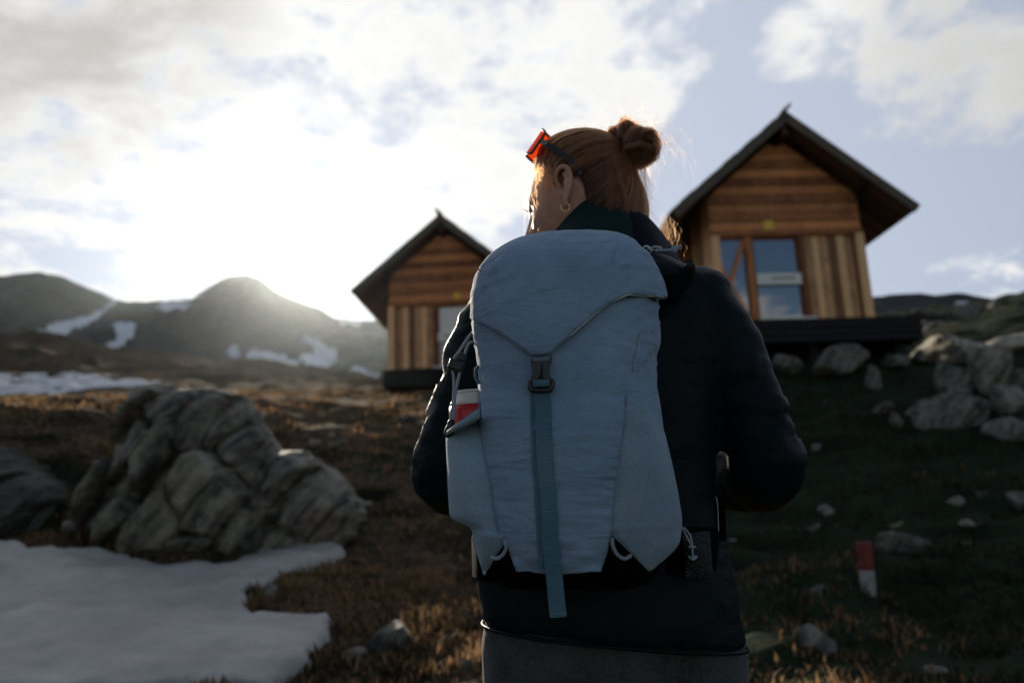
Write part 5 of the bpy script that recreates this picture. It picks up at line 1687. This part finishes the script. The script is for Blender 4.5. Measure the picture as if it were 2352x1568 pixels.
# compression cord with toggle on the left side
cY = 1.165
cordpts = [[(1089, 758), (1072, 780), (1056, 806), (1044, 822), (1040, 848), (1043, 880), (1041, 920), (1036, 955), (1031, 975)],
           [(1094, 782), (1078, 788), (1070, 806), (1064, 830), (1058, 850), (1052, 875), (1046, 905), (1042, 950), (1037, 978)]]
for pts in cordpts:
    P = resample([U(a, b, cY - .018*sm(np.array([b]), 800, 950)[0] - .003) for a, b in pts], 6)
    V, F = tube(P, .0021, 10); obj('cord', V, F, M['cord'], pk)
def toggle(px, py, Y, s, ang):
    c = U(px, py, Y); R = np.array(Matrix.Rotation(ang, 3, 'Y'))
    V, F = merge(box(c, (s[0], .013, s[1]), R), box(c + R @ np.array([.004, 0, s[1]*.8]), (s[0]*.55, .011, s[1]*.75), R))
    return V, F
V, F = toggle(1048, 839, cY-.010, (.023, .017), rad(20)); bevel_mod(obj('cord_lock', V, F, M['plastic'], pk), .003, 3)
P = resample([U(1035, 972, cY-.024), U(1040, 976, cY-.024), U(1038, 992, cY-.024), U(1030, 1000, cY-.024), U(1024, 998, cY-.024), U(1026, 986, cY-.024), U(1034, 972, cY-.024)], 5)
V, F = tube(P, .0030, 8, False); V2, F2 = tube([U(1036, 970, cY-.024), U(1034, 982, cY-.024)], .0052, 10); obj('cord_hook', *merge((V, F), (V2, F2)), M['plastic'], pk)
V, F = tube(resample([U(1098, 842, 1.15), U(1093, 850, 1.15), U(1093, 866, 1.15), U(1100, 882, 1.15), U(1103, 905, 1.15)], 6), .0026, 8); obj('cord_loop', V, F, M['web'], pk)
# zip puller with knotted cord at the top right
zY = front(1478, 585)[0][1] - .012
V, F = merge(tube(resample([U(1480, 567, zY), U(1487, 566, zY-.004), U(1497, 575, zY-.004), U(1494, 580, zY)], 5), .0016, 8), tube(resample([U(1487, 572, zY-.004), U(1508, 566, zY-.004), U(1520, 569, zY-.004), U(1508, 574, zY-.004), U(1490, 574, zY-.004)], 6), .0009, 8, False))
obj('zip_slider', V, F, M['metal'], pk)
V, F = merge(tube(resample([U(1497, 570, zY-.004), U(1503, 567, zY-.006), U(1514, 571, zY-.004), U(1508, 576, zY-.003), U(1520, 575, zY-.004), U(1545, 574, zY-.004), U(1556, 570, zY-.004)], 6), .0019, 10), tube(resample([U(1546, 569, zY-.004), U(1550, 578, zY-.006), U(1553, 568, zY-.004), U(1548, 574, zY-.002)], 5), .0030, 10), tube([U(1554, 570, zY-.004), U(1562, 566, zY-.004)], [.0022, .0026], 10))
obj('zip_cord', V, F, M['cord'], pk)
# hip belt: black fins round the waist, mesh pocket on the right fin
def fin(sgn):
    pts = ([(1535, 1262, 1.27), (1595, 1262, 1.285), (1640, 1260, 1.33), (1660, 1256, 1.42), (1640, 1252, 1.51), (1560, 1250, 1.555)] if sgn > 0 else [(1125, 1280, 1.27), (1104, 1280, 1.30), (1094, 1278, 1.36), (1094, 1275, 1.43), (1115, 1272, 1.51), (1200, 1268, 1.555)])
    P = resample([U(*p) for p in pts], 6)
    return ribbon(P, .070, .012, np.array([(p-np.array([.17, 1.41, p[2]]))/np.linalg.norm(p-np.array([.17, 1.41, p[2]])) for p in P]))
for sgn in (1, -1):
    V, F = fin(sgn); hb_ = bevel_mod(obj('hip_belt', V, F, M['black_cloth'], pk), .005, 3)
# mesh pocket
V = []
for i in range(16):
    for j in range(16):
        s, t_ = i/15, j/15
        V.append(U(1568+62*s + 8*t_, 1226+100*t_ - 8*s*(1-t_), 1.262 + .030*s - .022*math.sin(s*math.pi)*math.sin(t_*math.pi)))
m, tt_, b_, out_ = new_mat('black_open_mesh')
co_ = tt_.add('ShaderNodeTexCoord').outputs['Object']
vo_ = tt_.add('ShaderNodeTexVoronoi', ins={'Vector': co_, 'Scale': 210.0}); vo_.inputs['Randomness'].default_value = .25
tt_.put(b_.inputs['Base Color'], tt_.mix(tt_.ss(vo_.outputs['Distance'], .22, .32), (.075, .09, .10, 1), (.002, .002, .0025, 1)))
b_.inputs['Roughness'].default_value = .8
obj('belt_pocket', V, grid_faces(16, 16), m, hb_)
P = resample([U(1562, 1203, 1.255), U(1568, 1214, 1.25), U(1580, 1236, 1.245), U(1588, 1252, 1.243)], 5)
V, F = tube(P, .0013, 8); obj('zip', V, F, M['pale_thread'], pk)
V, F = merge(tube(resample([U(1572, 1212, 1.247), U(1586, 1232, 1.243), U(1590, 1262, 1.243), U(1592, 1280, 1.243)], 5), .0017, 8), tube(resample([U(1583, 1255, 1.243), U(1596, 1255, 1.243)], 4), .0018, 8), tube(resample([U(1584, 1279, 1.243), U(1591, 1283, 1.24), U(1598, 1278, 1.243)], 4), .0026, 8))
obj('zip_cord', V, F, M['cord'], pk)
P = resample([U(1652, 1140, 1.36), U(1655, 1160, 1.35), U(1657, 1200, 1.345), U(1658, 1240, 1.345)], 6)
V, F = ribbon(P, .014, .0016, np.array([-.5, -.85, 0])); obj('strap_end', V, F, M['black_cloth'], pk)
P = [p + np.array([-.006, -.004, 0]) for p in P]; V, F = tube(P, .0006, 6); obj('strap_edge', V, F, M['pale_thread'], pk)
# shoulder straps over the front
for sx, a, b_ in ((-1, 1195, 1160), (1, 1560, 1590)):
    P = resample([U(a+40*-sx, 690, 1.285), U(a, 628, 1.33), U(a, 612, 1.40), U(a+5*sx, 640, 1.48), U(b_, 720, 1.535), U(b_+8*sx, 860, 1.555), U(b_+4*sx, 1000, 1.56), U(b_, 1100, 1.55)], 6)
    Nn = np.array([(0, -.6, .8)]*6 + [(0, 0, 1.0)]*6 + [(0, .7, .7)]*6 + [(0, 1.0, .1)]*(len(P)-18), float)
    V, F = ribbon(P, .052, .012, Nn); bevel_mod(obj('shoulder_strap', V, F, M['black_cloth'], pk), .004, 2)
# lettering up the right edge of the panel
fc = bpy.data.curves.new('lettering', 'FONT'); fc.body = 'AC LITE'; fc.size = 1.0; fc.space_character = 1.25
fo = bpy.data.objects.new('lettering_tmp', fc); COL.objects.link(fo)
dg = bpy.context.evaluated_depsgraph_get(); dg.update()
fm = bpy.data.meshes.new_from_object(fo.evaluated_get(dg), depsgraph=dg)
tv_ = np.array([v.co[:] for v in fm.vertices]); tf = [tuple(p.vertices) for p in fm.polygons]
bpy.data.objects.remove(fo); bpy.data.meshes.remove(fm)
L0 = tv_[:, 0].max()
TV = []
for x, y, _ in tv_:
    s = x/L0
    px_ = 1375 + 9*s - 0 + (1-y/.72)*18 - 9; py_ = 1212 - 100*s
    p, n_ = on_surface(fbv, px_, py_, .0012)
    TV.append(p if p is not None else U(px_, py_, 1.06))
obj('lettering', TV, tf, M['brown_print'], fp, False)

# ------------------------------------------------------------------ bottle in the left pocket
bt_ = empty('bottle', tuple(U(1092, 1190, 1.185)))
tag(bt_, 'red bottle with white shoulder tucked into the left mesh pocket of the backpack', 'bottle')
topc = U(1090, 899, 1.180); botc = U(1102, 1180, 1.185); ax = topc-botc; hL = np.linalg.norm(ax); ax /= hL
def lathe(prof, n=40):
    e1 = np.cross(ax, np.array([0, 1.0, 0])); e1 /= np.linalg.norm(e1); e2 = np.cross(ax, e1)
    return loft([[botc + ax*h + (e1*math.cos(a)+e2*math.sin(a))*r_ for a in np.linspace(0, 2*math.pi, n, endpoint=False)] for h, r_ in prof])
RB = .0395
V, F = lathe([(0, RB*.9), (.004, RB), (hL-.034, RB), (hL-.022, RB*.985)]); obj('red_can', V, F, M['red'], bt_)
V, F = lathe([(hL-.0225, RB*.985), (hL-.016, RB*.93), (hL-.010, RB*.80), (hL-.006, RB*.79), (hL-.002, RB*.79), (hL, RB*.76), (hL-.003, RB*.72)]); obj('white_shoulder', V, F, M['bwhite'], bt_)
V, F = lathe([(hL-.004, RB*.80), (hL-.002, RB*.825), (hL, RB*.80)]); obj('rim', V, F, M['bwhite'], bt_)

# ------------------------------------------------------------------ grass
NG = 40000
r = np.random.default_rng(21)
Yg = np.exp(r.uniform(math.log(2.3), math.log(21), NG)); tg = r.uniform(-.80, .80, NG)
Xg = Yg*tg
patch = fbm(np.stack([Xg*.8, Yg*.8, 0*Xg+40], 1), 3)
keep = (patch > -.02 + r.uniform(-.22, .18, NG)) & (r.uniform(size=NG) < 1-.6*sm(tg, .1, .3)*sm(Yg, 3, 5)) & (poly_sd(np.stack([Xg, Yg], 1), near_poly) < -.03) & ~((Yg > 23) & (tg < -.40))
keep &= ~((np.abs(Xg-4.84) < 1.9) & (np.abs(Yg-14.6) < 1.9)) & ~((np.abs(Xg+1.57) < 1.9) & (np.abs(Yg-19.7) < 1.9))
Xg, Yg, patch = Xg[keep], Yg[keep], patch[keep]
Zg = ground_z(Xg, Yg)
nb = 4
n = len(Xg)*nb
bx = np.repeat(Xg, nb) + r.normal(0, .03, n); by = np.repeat(Yg, nb) + r.normal(0, .03, n); bz = np.repeat(Zg, nb) - .01
hgt_ = np.abs(r.normal(.032, .017, n))*(1+.5*np.repeat(np.clip(patch, -.5, .8), nb)) + .015
dr = r.uniform(0, 2*math.pi, n); lean_ = r.uniform(.25, 1.1, n)*hgt_
wd = r.uniform(.003, .007, n)*(1 + np.repeat(Yg, nb)*.10)
cx, sx_ = np.cos(dr), np.sin(dr)
B0 = np.stack([bx, by, bz], 1); side = np.stack([-sx_, cx, 0*cx], 1)*wd[:, None]
mid = B0 + np.stack([cx*lean_*.35, sx_*lean_*.35, hgt_*.62], 1); tip = B0 + np.stack([cx*lean_, sx_*lean_, hgt_], 1)
GV = np.stack([B0-side, B0+side, mid+side*.8, mid-side*.8, tip], 1).reshape(-1, 3)
k = np.arange(n)*5
loops = np.stack([k, k+1, k+2, k+3, k+3, k+2, k+4], 1).ravel()
me = bpy.data.meshes.new('grass')
me.vertices.add(n*5); me.vertices.foreach_set('co', GV.ravel())
me.loops.add(n*7); me.loops.foreach_set('vertex_index', loops)
me.polygons.add(n*2)
ls = np.stack([np.arange(n)*7, np.arange(n)*7+4], 1).ravel()
me.polygons.foreach_set('loop_start', ls)
me.update(calc_edges=True)
at = me.attributes.new('tone', 'FLOAT', 'POINT'); at.data.foreach_set('value', np.repeat(r.uniform(0, 1, n), 5))
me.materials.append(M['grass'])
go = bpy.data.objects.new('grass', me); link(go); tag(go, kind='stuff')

# ------------------------------------------------------------------ haze in the mountain air
vm_ = bpy.data.materials.new('thin_haze'); vm_.use_nodes = True
t = NT(vm_.node_tree); t.n.clear()
pv = t.add('ShaderNodeVolumePrincipled', ins={'Color': (.78, .90, 1.0, 1), 'Density': HAZE, 'Anisotropy': .88})
o_ = t.add('ShaderNodeOutputMaterial'); t.l.new(pv.outputs[0], o_.inputs['Volume'])
x0, x1, y0, y1, z0, z1 = -1310, 1310, -420, 720, -90, 215
V = [(x, y, z) for x in (x0, x1) for y in (y0, y1) for z in (z0, z1)]
hz = obj('haze', V, [(0, 1, 3, 2), (4, 6, 7, 5), (0, 4, 5, 1), (2, 3, 7, 6), (0, 2, 6, 4), (1, 5, 7, 3)], vm_, None, False)
tag(hz, kind='stuff')
